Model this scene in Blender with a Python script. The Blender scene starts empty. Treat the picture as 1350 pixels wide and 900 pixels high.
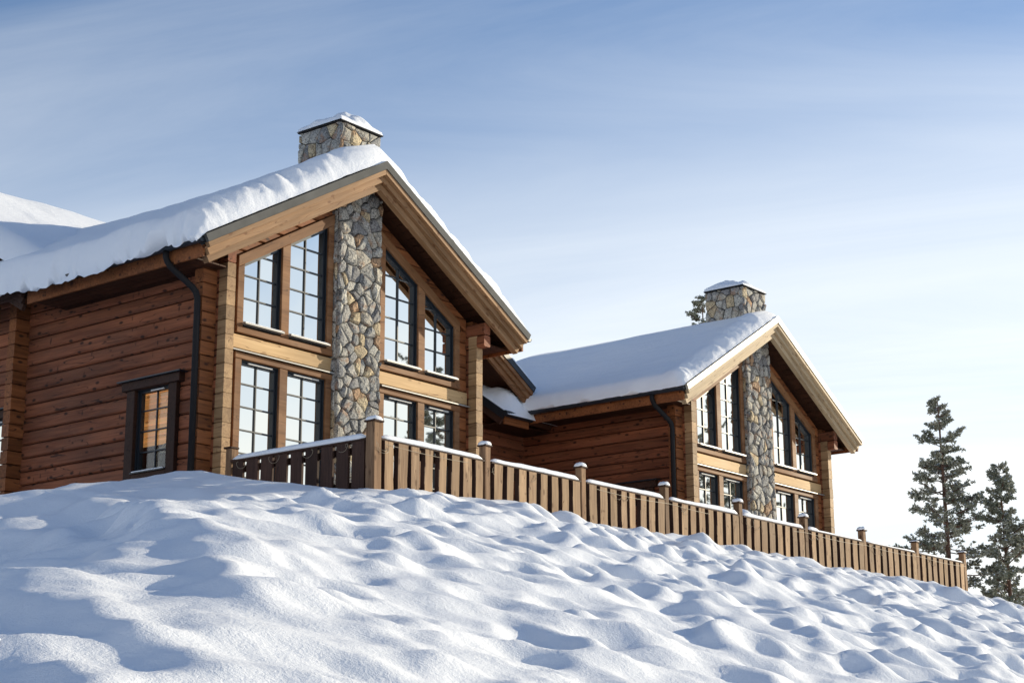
import bpy, bmesh, math, random
import numpy as np
from mathutils import Vector, Matrix
R = math.radians
S = bpy.context.scene
C = S.collection

# ------------------------------------------------------------------ camera
cam = bpy.data.cameras.new('camera')
camo = bpy.data.objects.new('camera', cam); C.objects.link(camo); S.camera = camo
yaw, pit, rol = .9021, .2465, -.0054
f = Vector((math.sin(yaw)*math.cos(pit), math.cos(yaw)*math.cos(pit), math.sin(pit)))
r = Vector((math.cos(yaw), -math.sin(yaw), 0)); u = r.cross(f)
r2 = r*math.cos(rol)+u*math.sin(rol); u2 = -r*math.sin(rol)+u*math.cos(rol)
M = Matrix((r2, u2, -f)).transposed().to_4x4()
M.translation = Vector((-15.006, -16.7315, -6.783))
camo.matrix_world = M
cam.sensor_width = 36; cam.lens = 60.245; cam.clip_start = .1; cam.clip_end = 9000

# ------------------------------------------------------------------ light
SUN_AZ, SUN_EL = 111.0, 15.5
S.view_settings.view_transform = 'Standard'; S.view_settings.look = 'None'
S.view_settings.exposure = .54; S.view_settings.gamma = 1
W = bpy.data.worlds.new("World"); S.world = W; W.use_nodes = True
nt = W.node_tree; N = nt.nodes; L = nt.links
bg = N['Background']; bg.inputs[1].default_value = .1
sky = N.new('ShaderNodeTexSky'); sky.sky_type = 'NISHITA'; sky.sun_disc = False
sky.sun_elevation = R(SUN_EL); sky.sun_rotation = R(SUN_AZ)
sky.altitude = 500; sky.air_density = 1; sky.dust_density = .6; sky.ozone_density = 4.0
tc = N.new('ShaderNodeTexCoord')
sep = N.new('ShaderNodeSeparateXYZ'); L.new(tc.outputs['Generated'], sep.inputs[0])
def m(op, a, b=None, c=None, clamp=False):
    n = N.new('ShaderNodeMath'); n.operation = op; n.use_clamp = clamp
    for i, v in enumerate((a, b, c)):
        if v is None: continue
        if isinstance(v, (int, float)): n.inputs[i].default_value = v
        else: L.new(v, n.inputs[i])
    return n.outputs[0]
zz = m('ADD', m('MAXIMUM', sep.outputs[2], 0.0), .16)
px = m('DIVIDE', sep.outputs[0], zz); py = m('DIVIDE', sep.outputs[1], zz)
cmb = N.new('ShaderNodeCombineXYZ'); L.new(px, cmb.inputs[0]); L.new(py, cmb.inputs[1])
def cloud(rot, scale, loc, det, rough, dist):
    mp = N.new('ShaderNodeMapping'); mp.vector_type = 'TEXTURE'
    mp.inputs['Rotation'].default_value = (0, 0, R(rot)); mp.inputs['Scale'].default_value = scale
    mp.inputs['Location'].default_value = loc
    L.new(cmb.outputs[0], mp.inputs[0])
    nz = N.new('ShaderNodeTexNoise'); nz.inputs['Scale'].default_value = 1
    nz.inputs['Detail'].default_value = det; nz.inputs['Roughness'].default_value = rough
    nz.inputs['Distortion'].default_value = dist
    L.new(mp.outputs[0], nz.inputs[0]); return nz.outputs[0]
c1 = cloud(-72, (3.6, 1.3, 1), (.3, .2, 0), 3, .45, .5)
c2 = cloud(-66, (2.4, .5, 1), (3.3, 1.2, 0), 9, .62, 1.2)
mask = m('ADD', m('MULTIPLY', c1, .75), m('MULTIPLY', c2, .25))
# cirrus veil: dense towards the horizon (longer path through it), all round
vr = N.new('ShaderNodeMapRange'); vr.interpolation_type = 'SMOOTHSTEP'; L.new(sep.outputs[2], vr.inputs[0])
vr.inputs[1].default_value = .02; vr.inputs[2].default_value = .53; vr.inputs[3].default_value = 1.0; vr.inputs[4].default_value = .02
# the veil thins out overhead
hi = N.new('ShaderNodeMapRange'); hi.interpolation_type = 'SMOOTHSTEP'; L.new(sep.outputs[2], hi.inputs[0])
hi.inputs[1].default_value = .38; hi.inputs[2].default_value = .75; hi.inputs[3].default_value = 1; hi.inputs[4].default_value = .2
fac = m('ADD', vr.outputs[0], m('MULTIPLY', m('SUBTRACT', mask, .5), 1.9), clamp=True)
fac = m('MULTIPLY', fac, hi.outputs[0])
mix = N.new('ShaderNodeMixRGB'); L.new(fac, mix.inputs[0]); 
tint = N.new('ShaderNodeMixRGB'); tint.blend_type = 'MULTIPLY'; tint.inputs[0].default_value = 1
L.new(sky.outputs[0], tint.inputs[1]); tint.inputs[2].default_value = (.88, .98, 1.04, 1); L.new(tint.outputs[0], mix.inputs[1])
mix.inputs[2].default_value = (8.3, 8.45, 8.3, 1)
L.new(mix.outputs[0], bg.inputs[0])

sl = bpy.data.lights.new('sun', 'SUN'); sl.energy = 4.3; sl.angle = R(.53); sl.color = (1, .88, .66)
so = bpy.data.objects.new('sun', sl); C.objects.link(so)
sd = Vector((math.sin(R(SUN_AZ))*math.cos(R(SUN_EL)), math.cos(R(SUN_AZ))*math.cos(R(SUN_EL)), math.sin(R(SUN_EL))))
so.rotation_euler = sd.to_track_quat('Z', 'Y').to_euler(); so.location = (20, -20, 30)

# ------------------------------------------------------------------ noise helpers (numpy)
def _hash(ix, iy, seed):
    h = (ix.astype(np.int64)*374761393 + iy.astype(np.int64)*668265263 + seed*974634777) & 0xFFFFFFFF
    h = ((h ^ (h >> 13))*1274126177) & 0xFFFFFFFF
    h = h ^ (h >> 16)
    return (h & 0xFFFFFF)/float(0xFFFFFF)
def vnoise(x, y, seed=0):
    x = np.asarray(x, float); y = np.asarray(y, float)
    ix = np.floor(x); iy = np.floor(y); fx = x-ix; fy = y-iy
    fx = fx*fx*fx*(fx*(fx*6-15)+10); fy = fy*fy*fy*(fy*(fy*6-15)+10)
    a = _hash(ix, iy, seed); b = _hash(ix+1, iy, seed); c = _hash(ix, iy+1, seed); d = _hash(ix+1, iy+1, seed)
    return (a*(1-fx)+b*fx)*(1-fy)+(c*(1-fx)+d*fx)*fy - .5
def fbm(x, y, seed=0, oct=4, g=.5):
    s = 0; a = 1
    for o in range(oct):
        s = s+a*vnoise(x*2**o+17.3*o, y*2**o-9.1*o, seed+o); a *= g
    return s

# ------------------------------------------------------------------ materials
MATS = {}
class NB:
    def __init__(s, name):
        s.m = bpy.data.materials.new(name); s.m.use_nodes = True
        s.t = s.m.node_tree; s.n = s.t.nodes; s.l = s.t.links; s.b = s.n['Principled BSDF']; MATS[name] = s.m
    def new(s, t, **k):
        n = s.n.new(t)
        for a, v in k.items():
            if a.startswith('_'):
                key = a[1:]
                key = int(key) if key.isdigit() else key
                if isinstance(v, bpy.types.NodeSocket): s.l.new(v, n.inputs[key])
                else: n.inputs[key].default_value = v
            else: setattr(n, a, v)
        return n
    def math(s, op, a, b=0, clamp=False):
        n = s.n.new('ShaderNodeMath'); n.operation = op; n.use_clamp = clamp
        for i, v in enumerate((a, b)):
            if isinstance(v, (int, float)): n.inputs[i].default_value = v
            else: s.l.new(v, n.inputs[i])
        return n.outputs[0]
    def ramp(s, fac, stops, interp='LINEAR'):
        n = s.n.new('ShaderNodeValToRGB'); n.color_ramp.interpolation = interp
        e = n.color_ramp.elements
        while len(e) < len(stops): e.new(.5)
        for i, (p, c) in enumerate(stops): e[i].position = p; e[i].color = (*c, 1)
        s.l.new(fac, n.inputs[0]); return n.outputs[0]
    def mix(s, fac, a, b, mode='MIX'):
        n = s.n.new('ShaderNodeMixRGB'); n.blend_type = mode
        for i, v in enumerate((fac, a, b)):
            if isinstance(v, bpy.types.NodeSocket): s.l.new(v, n.inputs[i])
            elif isinstance(v, (int, float)): n.inputs[i].default_value = v
            else: n.inputs[i].default_value = (*v, 1)
        return n.outputs[0]
    def set(s, **k):
        for a, v in k.items():
            a = a.replace('_', ' ')
            if isinstance(v, bpy.types.NodeSocket): s.l.new(v, s.b.inputs[a])
            elif isinstance(v, tuple) and len(v) == 3: s.b.inputs[a].default_value = (*v, 1)
            else: s.b.inputs[a].default_value = v
    def bump(s, h, strength, dist=.01):
        n = s.new('ShaderNodeBump', _Strength=strength, _Distance=dist); s.l.new(h, n.inputs['Height'])
        s.l.new(n.outputs[0], s.b.inputs['Normal'])

def wood(name, dark, light, knotc=(.035, .018, .01), var=.35, knot=1.1, rough=.62, weather=None, wamt=.0, stains=0.):
    """planed timber: grain runs along each piece's own X axis"""
    b = NB(name)
    tc = b.new('ShaderNodeTexCoord'); oi = b.new('ShaderNodeObjectInfo')
    off = b.new('ShaderNodeVectorMath', operation='MULTIPLY_ADD')
    cx = b.new('ShaderNodeCombineXYZ'); 
    b.l.new(b.math('MULTIPLY', oi.outputs['Random'], 91.), cx.inputs[0]); b.l.new(b.math('MULTIPLY', oi.outputs['Random'], 37.), cx.inputs[1])
    add = b.new('ShaderNodeVectorMath', operation='ADD'); b.l.new(tc.outputs['Object'], add.inputs[0]); b.l.new(cx.outputs[0], add.inputs[1])
    def mapped(sc, src=add.outputs[0]):
        n = b.new('ShaderNodeMapping', _Scale=sc); b.l.new(src, n.inputs[0]); return n.outputs[0]
    g = b.new('ShaderNodeTexNoise', _Scale=1., _Detail=5., _Roughness=.62, _Distortion=.6); b.l.new(mapped((1.3, 26, 26)), g.inputs[0])
    g2 = b.new('ShaderNodeTexNoise', _Scale=1., _Detail=3., _Roughness=.5); b.l.new(mapped((.9, 3.2, 3.2)), g2.inputs[0])
    big = b.new('ShaderNodeTexNoise', _Scale=1., _Detail=2.); b.l.new(mapped((.35, .6, .6)), big.inputs[0])
    f = b.math('ADD', b.math('MULTIPLY', g.outputs[0], .6), b.math('MULTIPLY', g2.outputs[0], .4))
    col = b.ramp(f, [(.32, dark), (.68, light)])
    # broad tone drift and board-to-board difference
    tone = b.math('ADD', b.math('MULTIPLY', oi.outputs['Random'], var), b.math('MULTIPLY', big.outputs[0], 1.1))
    tone = b.math('ADD', tone, .45-var*.5)
    col = b.mix(1., col, b.ramp(tone, [(0, (0, 0, 0)), (1, (1, 1, 1))]), 'MULTIPLY') if False else col
    vm = b.new('ShaderNodeVectorMath', operation='SCALE'); b.l.new(col, vm.inputs[0]); b.l.new(tone, vm.inputs['Scale']); col = vm.outputs[0]
    if weather:
        wz = b.new('ShaderNodeTexNoise', _Scale=1., _Detail=4., _Roughness=.6); b.l.new(mapped((.8, 4.5, 4.5)), wz.inputs[0])
        wm = b.ramp(wz.outputs[0], [(.42, (0, 0, 0)), (.68, (1, 1, 1))])
        col = b.mix(b.math('MULTIPLY', wm, wamt), col, weather)
    if knot:
        v = b.new('ShaderNodeTexVoronoi', _Scale=1., _Randomness=1.); b.l.new(mapped((4.2, 8.5, 8.5)), v.inputs[0])
        kd = b.ramp(v.outputs['Distance'], [(.12, (1, 1, 1)), (.24, (0, 0, 0))])
        sepc = b.new('ShaderNodeSeparateColor'); b.l.new(v.outputs['Color'], sepc.inputs[0])
        sel = b.math('GREATER_THAN', sepc.outputs[0], .25)
        # some knots draw out into dark streaks across the board
        v2 = b.new('ShaderNodeTexVoronoi', _Scale=1., _Randomness=1.); b.l.new(mapped((7.5, 3.2, 3.2)), v2.inputs[0])
        kd2 = b.ramp(v2.outputs['Distance'], [(.07, (1, 1, 1)), (.17, (0, 0, 0))])
        s2 = b.new('ShaderNodeSeparateColor'); b.l.new(v2.outputs['Color'], s2.inputs[0])
        sel2 = b.math('GREATER_THAN', s2.outputs[1], .66)
        kk = b.math('MAXIMUM', b.math('MULTIPLY', kd, sel), b.math('MULTIPLY', kd2, b.math('MULTIPLY', sel2, .8)))
        col = b.mix(b.math('MULTIPLY', kk, .85*knot), col, knotc)
    ck = b.new('ShaderNodeTexNoise', _Scale=1., _Detail=2., _Roughness=.4); b.l.new(mapped((.7, 9, 9)), ck.inputs[0])
    ckl = b.math('LESS_THAN', b.math('ABSOLUTE', b.math('SUBTRACT', ck.outputs[0], .41)), .006)
    col = b.mix(b.math('MULTIPLY', ckl, .75), col, knotc)
    b.set(Base_Color=col, Roughness=b.math('ADD', b.math('MULTIPLY', g2.outputs[0], .25), rough-.1))
    b.bump(g.outputs[0], .35, .004)
    b.b.inputs['Specular IOR Level'].default_value = .18
    return b.m

wood('wood_wall', (.10, .029, .013), (.34, .116, .053), (.018, .009, .006), .45, 1., weather=(.13, .07, .045), wamt=.3)
wood('wood_gable', (.11, .036, .013), (.34, .125, .045), (.03, .013, .009), .4, 1.)
wood('wood_end', (.21, .12, .058), (.48, .315, .165), (.10, .05, .025), .45, .5, weather=(.22, .12, .06), wamt=.5)
wood('wood_board', (.19, .10, .045), (.38, .225, .115), (.13, .05, .02), .15, .8)
wood('wood_band', (.50, .31, .14), (.71, .48, .245), (.20, .09, .03), .12, .55)
wood('wood_frame', (.12, .05, .02), (.28, .135, .058), (.07, .03, .015), .3, .3, weather=(.36, .21, .11), wamt=.4)
wood('wood_trim_dark', (.035, .016, .010), (.075, .036, .024), (.01, .006, .005), .3, .2)
wood('wood_post', (.12, .062, .032), (.34, .21, .12), (.06, .03, .015), .4, .8, rough=.75)
wood('wood_fence', (.17, .095, .05), (.50, .34, .20), (.10, .05, .025), .4, .8, rough=.75, weather=(.28, .19, .12), wamt=.5)
wood('wood_fence_dark', (.035, .017, .012), (.08, .042, .03), (.02, .01, .008), .4, .3, rough=.7)  # darker copy: shade of board edges and return leg put into the colour
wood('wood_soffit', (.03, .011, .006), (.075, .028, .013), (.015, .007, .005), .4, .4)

def stone_mat(name):
    b = NB(name); oi = b.new('ShaderNodeObjectInfo'); tc = b.new('ShaderNodeTexCoord')
    pal = b.ramp(oi.outputs['Random'], [(0, (.36, .36, .36)), (.16, (.54, .53, .49)), (.32, (.27, .27, .28)), (.42, (.50, .47, .41)), (.54, (.42, .415, .40)),
        (.68, (.56, .46, .31)), (.75, (.44, .43, .40)), (.84, (.48, .31, .19)), (.88, (.28, .29, .30)), (.95, (.66, .55, .37))], 'CONSTANT')
    n1 = b.new('ShaderNodeTexNoise', _Scale=14., _Detail=6., _Roughness=.7, _Distortion=1.2); b.l.new(tc.outputs['Object'], n1.inputs[0])
    n2 = b.new('ShaderNodeTexNoise', _Scale=46., _Detail=4., _Roughness=.75); b.l.new(tc.outputs['Object'], n2.inputs[0])
    dk = b.ramp(n1.outputs[0], [(.36, (.25, .26, .28)), (.48, (1, 1, 1)), (.75, (1.3, 1.28, 1.2))])
    sp = b.ramp(n2.outputs[0], [(.38, (.2, .2, .21)), (.48, (1, 1, 1)), (.7, (1.3, 1.3, 1.28))])
    col = b.mix(1., b.mix(1., pal, dk, 'MULTIPLY'), sp, 'MULTIPLY')
    col = b.mix(1., col, (.82, .80, .76), 'MULTIPLY')
    rst = b.new('ShaderNodeTexNoise', _Scale=5., _Detail=3.); b.l.new(tc.outputs['Object'], rst.inputs[0])
    ro = b.new('ShaderNodeVectorMath', operation='ADD'); b.l.new(tc.outputs['Object'], ro.inputs[0]); b.l.new(oi.outputs['Random'], ro.inputs[1]); b.l.new(ro.outputs[0], rst.inputs[0])
    col = b.mix(b.math('MULTIPLY', b.ramp(rst.outputs[0], [(.55, (0, 0, 0)), (.66, (1, 1, 1))]), .6), col, (.30, .15, .07))
    b.set(Base_Color=col, Roughness=.85)
    h = b.math('ADD', b.math('MULTIPLY', n1.outputs[0], 1.), b.math('MULTIPLY', n2.outputs[0], .5)); b.bump(h, .5, .02)
stone_mat('stone')
def simple(name, col, rough=.6, metal=0., nscale=0, namt=.3, bump=0., spec=.5):
    b = NB(name); c = col
    if nscale:
        tc = b.new('ShaderNodeTexCoord'); n = b.new('ShaderNodeTexNoise', _Scale=float(nscale), _Detail=5., _Roughness=.6); b.l.new(tc.outputs['Object'], n.inputs[0])
        c = b.mix(1., col, b.ramp(n.outputs[0], [(.3, (1-namt,)*3), (.7, (1+namt,)*3)]), 'MULTIPLY')
        if bump: b.bump(n.outputs[0], bump, .01)
    b.set(Base_Color=c, Roughness=rough, Metallic=metal); b.b.inputs['Specular IOR Level'].default_value = spec
    return b.m
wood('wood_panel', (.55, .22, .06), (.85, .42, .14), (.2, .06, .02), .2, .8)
_p = MATS['wood_panel'].node_tree; _b = _p.nodes['Principled BSDF']; _p.links.new(_b.inputs['Base Color'].links[0].from_socket, _b.inputs['Emission Color']); _b.inputs['Emission Strength'].default_value = .34   # planks glow weakly by themselves, standing in for room light
simple('mortar', (.028, .027, .026), .95, nscale=30, bump=.5)
simple('flashing', (.10, .10, .095), .7, 0., 3, .18, spec=.1)
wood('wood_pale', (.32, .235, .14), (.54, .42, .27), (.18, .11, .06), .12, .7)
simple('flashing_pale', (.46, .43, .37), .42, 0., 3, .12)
simple('gutter_metal', (.018, .022, .028), .35, .0, 6, .2)
simple('pipe_dark', (.012, .011, .012), .6, spec=.2)
simple('pipe_grey', (.32, .31, .28), .3, .6)
simple('casement', (.012, .018, .026), .4)
simple('interior', (.01, .009, .008), .9)
simple('sill_metal', (.30, .29, .27), .4, .3)
simple('vent', (.6, .6, .58), .5)
simple('wire', (.30, .24, .16), .5)
simple('felt', (.012, .012, .013), .95, nscale=14, bump=.8)
b = NB('glass')
tcg = b.new('ShaderNodeTexCoord'); ng = b.new('ShaderNodeTexNoise', _Scale=1.7, _Detail=1.); b.l.new(tcg.outputs['Object'], ng.inputs[0]); b.bump(ng.outputs[0], .06, .02)
b.set(Base_Color=(.84, .82, .75), Metallic=1., Roughness=.015)
# every pane sits a touch differently in its putty
oi_ = b.new('ShaderNodeObjectInfo'); ge_ = b.new('ShaderNodeNewGeometry')
cc_ = b.new('ShaderNodeCombineXYZ')
b.l.new(b.math('MULTIPLY', b.math('SUBTRACT', oi_.outputs['Random'], .5), .03), cc_.inputs[0]); b.l.new(b.math('MULTIPLY', b.math('SUBTRACT', b.math('FRACT', b.math('MULTIPLY', oi_.outputs['Random'], 17.3)), .5), .04), cc_.inputs[2])
va_ = b.new('ShaderNodeVectorMath', operation='ADD'); b.l.new(ge_.outputs['Normal'], va_.inputs[0]); b.l.new(cc_.outputs[0], va_.inputs[1])
vn_ = b.new('ShaderNodeVectorMath', operation='NORMALIZE'); b.l.new(va_.outputs[0], vn_.inputs[0])
for n_ in b.n:
    if n_.type == 'BUMP': b.l.new(vn_.outputs[0], n_.inputs['Normal'])
b = NB('clear_glass')
tr = b.new('ShaderNodeBsdfTransparent', _Color=(.93, .95, .94, 1)); gl = b.new('ShaderNodeBsdfGlossy', _Roughness=.01)
ms_ = b.new('ShaderNodeMixShader', _0=.07); b.l.new(tr.outputs[0], ms_.inputs[1]); b.l.new(gl.outputs[0], ms_.inputs[2])
b.l.new(ms_.outputs[0], b.n['Material Output'].inputs[0])
b = NB('snow')
tcg = b.new('ShaderNodeTexCoord')
n1 = b.new('ShaderNodeTexNoise', _Scale=9., _Detail=6., _Roughness=.65); b.l.new(tcg.outputs['Object'], n1.inputs[0])
n2 = b.new('ShaderNodeTexNoise', _Scale=70., _Detail=3., _Roughness=.7); b.l.new(tcg.outputs['Object'], n2.inputs[0])
b.set(Base_Color=(.86, .88, .91), Roughness=.55)
b.b.inputs['Specular IOR Level'].default_value = .25
n3 = b.new('ShaderNodeTexNoise', _Scale=24., _Detail=5., _Roughness=.6, _Distortion=.4); b.l.new(tcg.outputs['Object'], n3.inputs[0])
b.bump(b.math('ADD', b.math('ADD', n1.outputs[0], b.math('MULTIPLY', n3.outputs[0], .45)), b.math('MULTIPLY', n2.outputs[0], .45)), .42, .028)
simple('bark', (.11, .06, .04), .9, nscale=9, namt=.5, bump=.6)
b = NB('needles'); oi = b.new('ShaderNodeTexCoord'); n1 = b.new('ShaderNodeTexNoise', _Scale=2.2, _Detail=4.); b.l.new(oi.outputs['Object'], n1.inputs[0])
b.set(Base_Color=b.ramp(n1.outputs[0], [(.32, (.13, .15, .11)), (.5, (.23, .24, .18)), (.66, (.35, .34, .26))]), Roughness=.7)

# ------------------------------------------------------------------ mesh helpers
def link(name, me, mat, parent=None, loc=(0, 0, 0), rot=(0, 0, 0), smooth=False):
    if mat and not me.materials: me.materials.append(MATS[mat] if isinstance(mat, str) else mat)
    o = bpy.data.objects.new(name, me); C.objects.link(o)
    o.parent = parent; o.location = loc; o.rotation_euler = rot
    if smooth:
        for p in me.polygons: p.use_smooth = True
    return o
def tag(o, label=None, cat=None, group=None, kind=None):
    if label: o['label'] = label
    if cat: o['category'] = cat
    if group: o['group'] = group
    if kind: o['kind'] = kind
    return o
def empty(name, loc=(0, 0, 0), rz=0):
    o = bpy.data.objects.new(name, None); C.objects.link(o); o.location = loc; o.rotation_euler = (0, 0, rz)
    o.empty_display_size = .3; return o
def mesh(name, v, fcs):
    me = bpy.data.meshes.new(name); me.from_pydata([tuple(p) for p in v], [], fcs); me.update(); return me
CACHE = {}
def beam_mesh(Lx, Wy, Hz, ch=.012, seg=1, wob=0., seed=0):
    """chamfered timber, long axis X from 0 to Lx, centred in Y and Z"""
    k = (round(Lx, 3), round(Wy, 3), round(Hz, 3), ch, seg, wob, seed)
    if k in CACHE: return CACHE[k]
    rn = random.Random(seed*7+3)
    a, b_ = Wy/2, Hz/2
    prof = [(-a+ch, -b_), (a-ch, -b_), (a, -b_+ch), (a, b_-ch), (a-ch, b_), (-a+ch, b_), (-a, b_-ch), (-a, -b_+ch)]
    v = []
    for i in range(seg+1):
        dy = rn.uniform(-wob, wob); dz = rn.uniform(-wob, wob)
        for y, z in prof:
            v.append((Lx*i/seg, y+dy, z+dz+(rn.uniform(-wob, wob) if wob else 0)))
    F = [tuple(range(7, -1, -1)), tuple(range(seg*8, seg*8+8))]
    for s in range(seg):
        for i in range(8): F.append((s*8+i, s*8+(i+1) % 8, s*8+8+(i+1) % 8, s*8+8+i))
    me = mesh('beam', v, F)
    CACHE[k] = me; return me
def beam(name, mat, parent, p, axis, Lx, Wt, Hz, ch=.012, **k):
    """p = start point, centre of section; axis 'X','Y','Z'; Wt horizontal thickness, Hz height"""
    me = beam_mesh(Lx, Wt, Hz, ch, **k)
    key = (me.name, mat)
    if key not in CACHE:
        m2 = me.copy(); m2.name = name; m2.materials.clear(); m2.materials.append(MATS[mat]); CACHE[key] = m2
    rot = {'X': (0, 0, 0), 'Y': (0, 0, R(90)), 'Z': (0, R(-90), 0)}[axis]
    return link(name, CACHE[key], None, parent, p, rot)
def prism_mesh(poly, d0, d1, ch=0., plane='XZ'):
    """convex polygon (list of 2D pts) extruded from d0 (front, bevelled by ch) to d1"""
    n = len(poly)
    area = sum(poly[i][0]*poly[(i+1) % n][1]-poly[(i+1) % n][0]*poly[i][1] for i in range(n))
    if area < 0: poly = poly[::-1]
    cx_ = sum(p[0] for p in poly)/n; cy_ = sum(p[1] for p in poly)/n
    inner = offset(poly, ch) if ch else poly
    if not inner or len(inner) != n:
        inner = [((p[0]-cx_)*.8+cx_, (p[1]-cy_)*.8+cy_) for p in poly]
    s = 1 if d1 > d0 else -1
    P = (lambda a, b_, d: (a, d, b_)) if plane == 'XZ' else (lambda a, b_, d: (d, a, b_))
    v = [P(*p, d0) for p in inner]
    F = [tuple(range(n))]
    if ch:
        v += [P(*p, d0+s*ch) for p in poly]; v += [P(*p, d1) for p in poly]; rings = 3
    else: v += [P(*p, d1) for p in poly]; rings = 2
    for k in range(rings-1):
        for i in range(n): F.append((k*n+i, k*n+n+i, k*n+n+(i+1) % n, k*n+(i+1) % n))
    F.append(tuple(range((rings-1)*n, rings*n))[::-1])
    me = mesh('prism', v, F)
    bm = bmesh.new(); bm.from_mesh(me); bmesh.ops.recalc_face_normals(bm, faces=bm.faces); bm.to_mesh(me); bm.free()
    return me
def clip(poly, a, b_, c):
    """keep a*x+b*y+c>=0"""
    out = []
    for i in range(len(poly)):
        p = poly[i]; q = poly[(i+1) % len(poly)]
        dp = a*p[0]+b_*p[1]+c; dq = a*q[0]+b_*q[1]+c
        if dp >= 0: out.append(p)
        if (dp > 0 > dq) or (dp < 0 < dq):
            t = dp/(dp-dq); out.append((p[0]+(q[0]-p[0])*t, p[1]+(q[1]-p[1])*t))
    # drop near-duplicate points
    res = []
    for p in out:
        if not res or math.dist(p, res[-1]) > 1e-4: res.append(p)
    if len(res) > 1 and math.dist(res[0], res[-1]) < 1e-4: res.pop()
    return res if len(res) >= 3 else []
def offset(poly, d):
    """inset a convex CCW polygon"""
    n = len(poly); out = poly[:]
    for i in range(n):
        p = poly[i]; q = poly[(i+1) % n]; ln = math.dist(p, q)
        if ln < 1e-6: continue
        nx, ny = -(q[1]-p[1])/ln, (q[0]-p[0])/ln
        out = clip(out, nx, ny, -(nx*p[0]+ny*p[1])-d)
        if not out: return []
    return out
def box_mesh(x0, x1, y0, y1, z0, z1, bev=0.):
    me = bpy.data.meshes.new('box'); bm = bmesh.new(); bmesh.ops.create_cube(bm, size=1)
    for v in bm.verts: v.co = ((x0+x1)/2+v.co.x*(x1-x0), (y0+y1)/2+v.co.y*(y1-y0), (z0+z1)/2+v.co.z*(z1-z0))
    if bev: bmesh.ops.bevel(bm, geom=bm.edges[:], offset=bev, segments=1, affect='EDGES')
    bm.to_mesh(me); bm.free(); return me
def join(meshes):
    bm = bmesh.new()
    for q in meshes: bm.from_mesh(q)
    me = bpy.data.meshes.new('joined'); bm.to_mesh(me); bm.free(); return me
def tube_mesh(pts, rad, n=10, caps=True):
    v = []; F = []; pts = [Vector(p) for p in pts]
    for i, p in enumerate(pts):
        t = (pts[min(i+1, len(pts)-1)]-pts[max(i-1, 0)]).normalized()
        a = t.orthogonal().normalized() if i == 0 else (a-t*a.dot(t)).normalized()
        c = t.cross(a); rr = rad[i] if isinstance(rad, (list, tuple)) else rad
        for k in range(n):
            w = 2*math.pi*k/n; v.append(p+(a*math.cos(w)+c*math.sin(w))*rr)
    for i in range(len(pts)-1):
        for k in range(n): F.append((i*n+k, i*n+(k+1) % n, i*n+n+(k+1) % n, i*n+n+k))
    if caps: F += [tuple(range(n))[::-1], tuple(range((len(pts)-1)*n, len(pts)*n))]
    return mesh('tube', v, F)
def grid_mesh(X, Y, Z):
    ny, nx = Z.shape
    v = np.empty((ny*nx, 3)); v[:, 0] = X.ravel(); v[:, 1] = Y.ravel(); v[:, 2] = Z.ravel()
    i = np.arange((ny-1)*(nx-1)); rr = i//(nx-1); cc = i % (nx-1); a = rr*nx+cc
    q = np.stack([a, a+1, a+nx+1, a+nx], 1)
    me = bpy.data.meshes.new('grid')
    me.vertices.add(len(v)); me.vertices.foreach_set('co', v.ravel())
    me.loops.add(q.size); me.loops.foreach_set('vertex_index', q.ravel().astype(np.int32))
    me.polygons.add(len(q)); me.polygons.foreach_set('loop_start', (np.arange(len(q))*4).astype(np.int32))
    me.polygons.foreach_set('loop_total', np.full(len(q), 4, np.int32))
    me.polygons.foreach_set('use_smooth', np.ones(len(q), bool))
    me.update(); me.validate(); return me

# ------------------------------------------------------------------ dimensions shared by both houses
HL = .2                       # log course
W0 = 5.41                     # width over the wall logs
XR = W0/2                     # ridge
SL = .574                     # roof slope
SQ = math.sqrt(1+SL*SL)
EV = -.745                    # eave line X of the left slope
ZE = .04                      # top of roof at the eave
ZTOP = ZE+SL*(XR-EV)          # ridge
YF = -.37                     # rake plane
FY = .2                       # front of the gable wall
DX = 11.537                   # distance between the two houses
def ztop(x): return ZTOP-SL*abs(x-XR)
SJ = -.075                    # a side wall joint height; front joints sit half a course off
FJ = .025

# ------------------------------------------------------------------ snow ground
def smax(a, b, k=1.4):
    h = np.clip(.5+.5*(a-b)/k, 0, 1); return b+(a-b)*h+k*h*(1-h)
rs = np.random.RandomState(5)
def edge_z(X, Y):
    left = np.clip((-X+.3)/1.2, 0, 1)*np.clip((Y+2.6)/2.0, 0, 1)
    z = -3.47+.46*left
    z = z+.02*np.sin(X*1.1)+.0
    z = z-.33*np.clip((X-16.6)/2.2, 0, 1)**1.3
    return z
def base_h(X, Y):
    sx = .75*(-.55-X); sy = -3.05-Y
    s1 = smax(sx, sy); sr = .8*(X-19.2); s = smax(s1, sr)
    s = np.maximum(s, 0)+0
    g = .35*s - .030*np.clip(s-13, 0, 9)**2*.5
    drop = np.where(s < 13, .35*s, .35*13+np.minimum(.35*(s-13)-.0175*(s-13)**2*.5, 1.75))
    sN = np.clip(s-13, 0, 20); drop = np.where(s < 13, .35*s, 4.55+.35*sN-.35*sN**2/40)
    drop = drop-.05*np.exp(-s)*0
    z = edge_z(X, Y)-drop
    return z, s
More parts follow.
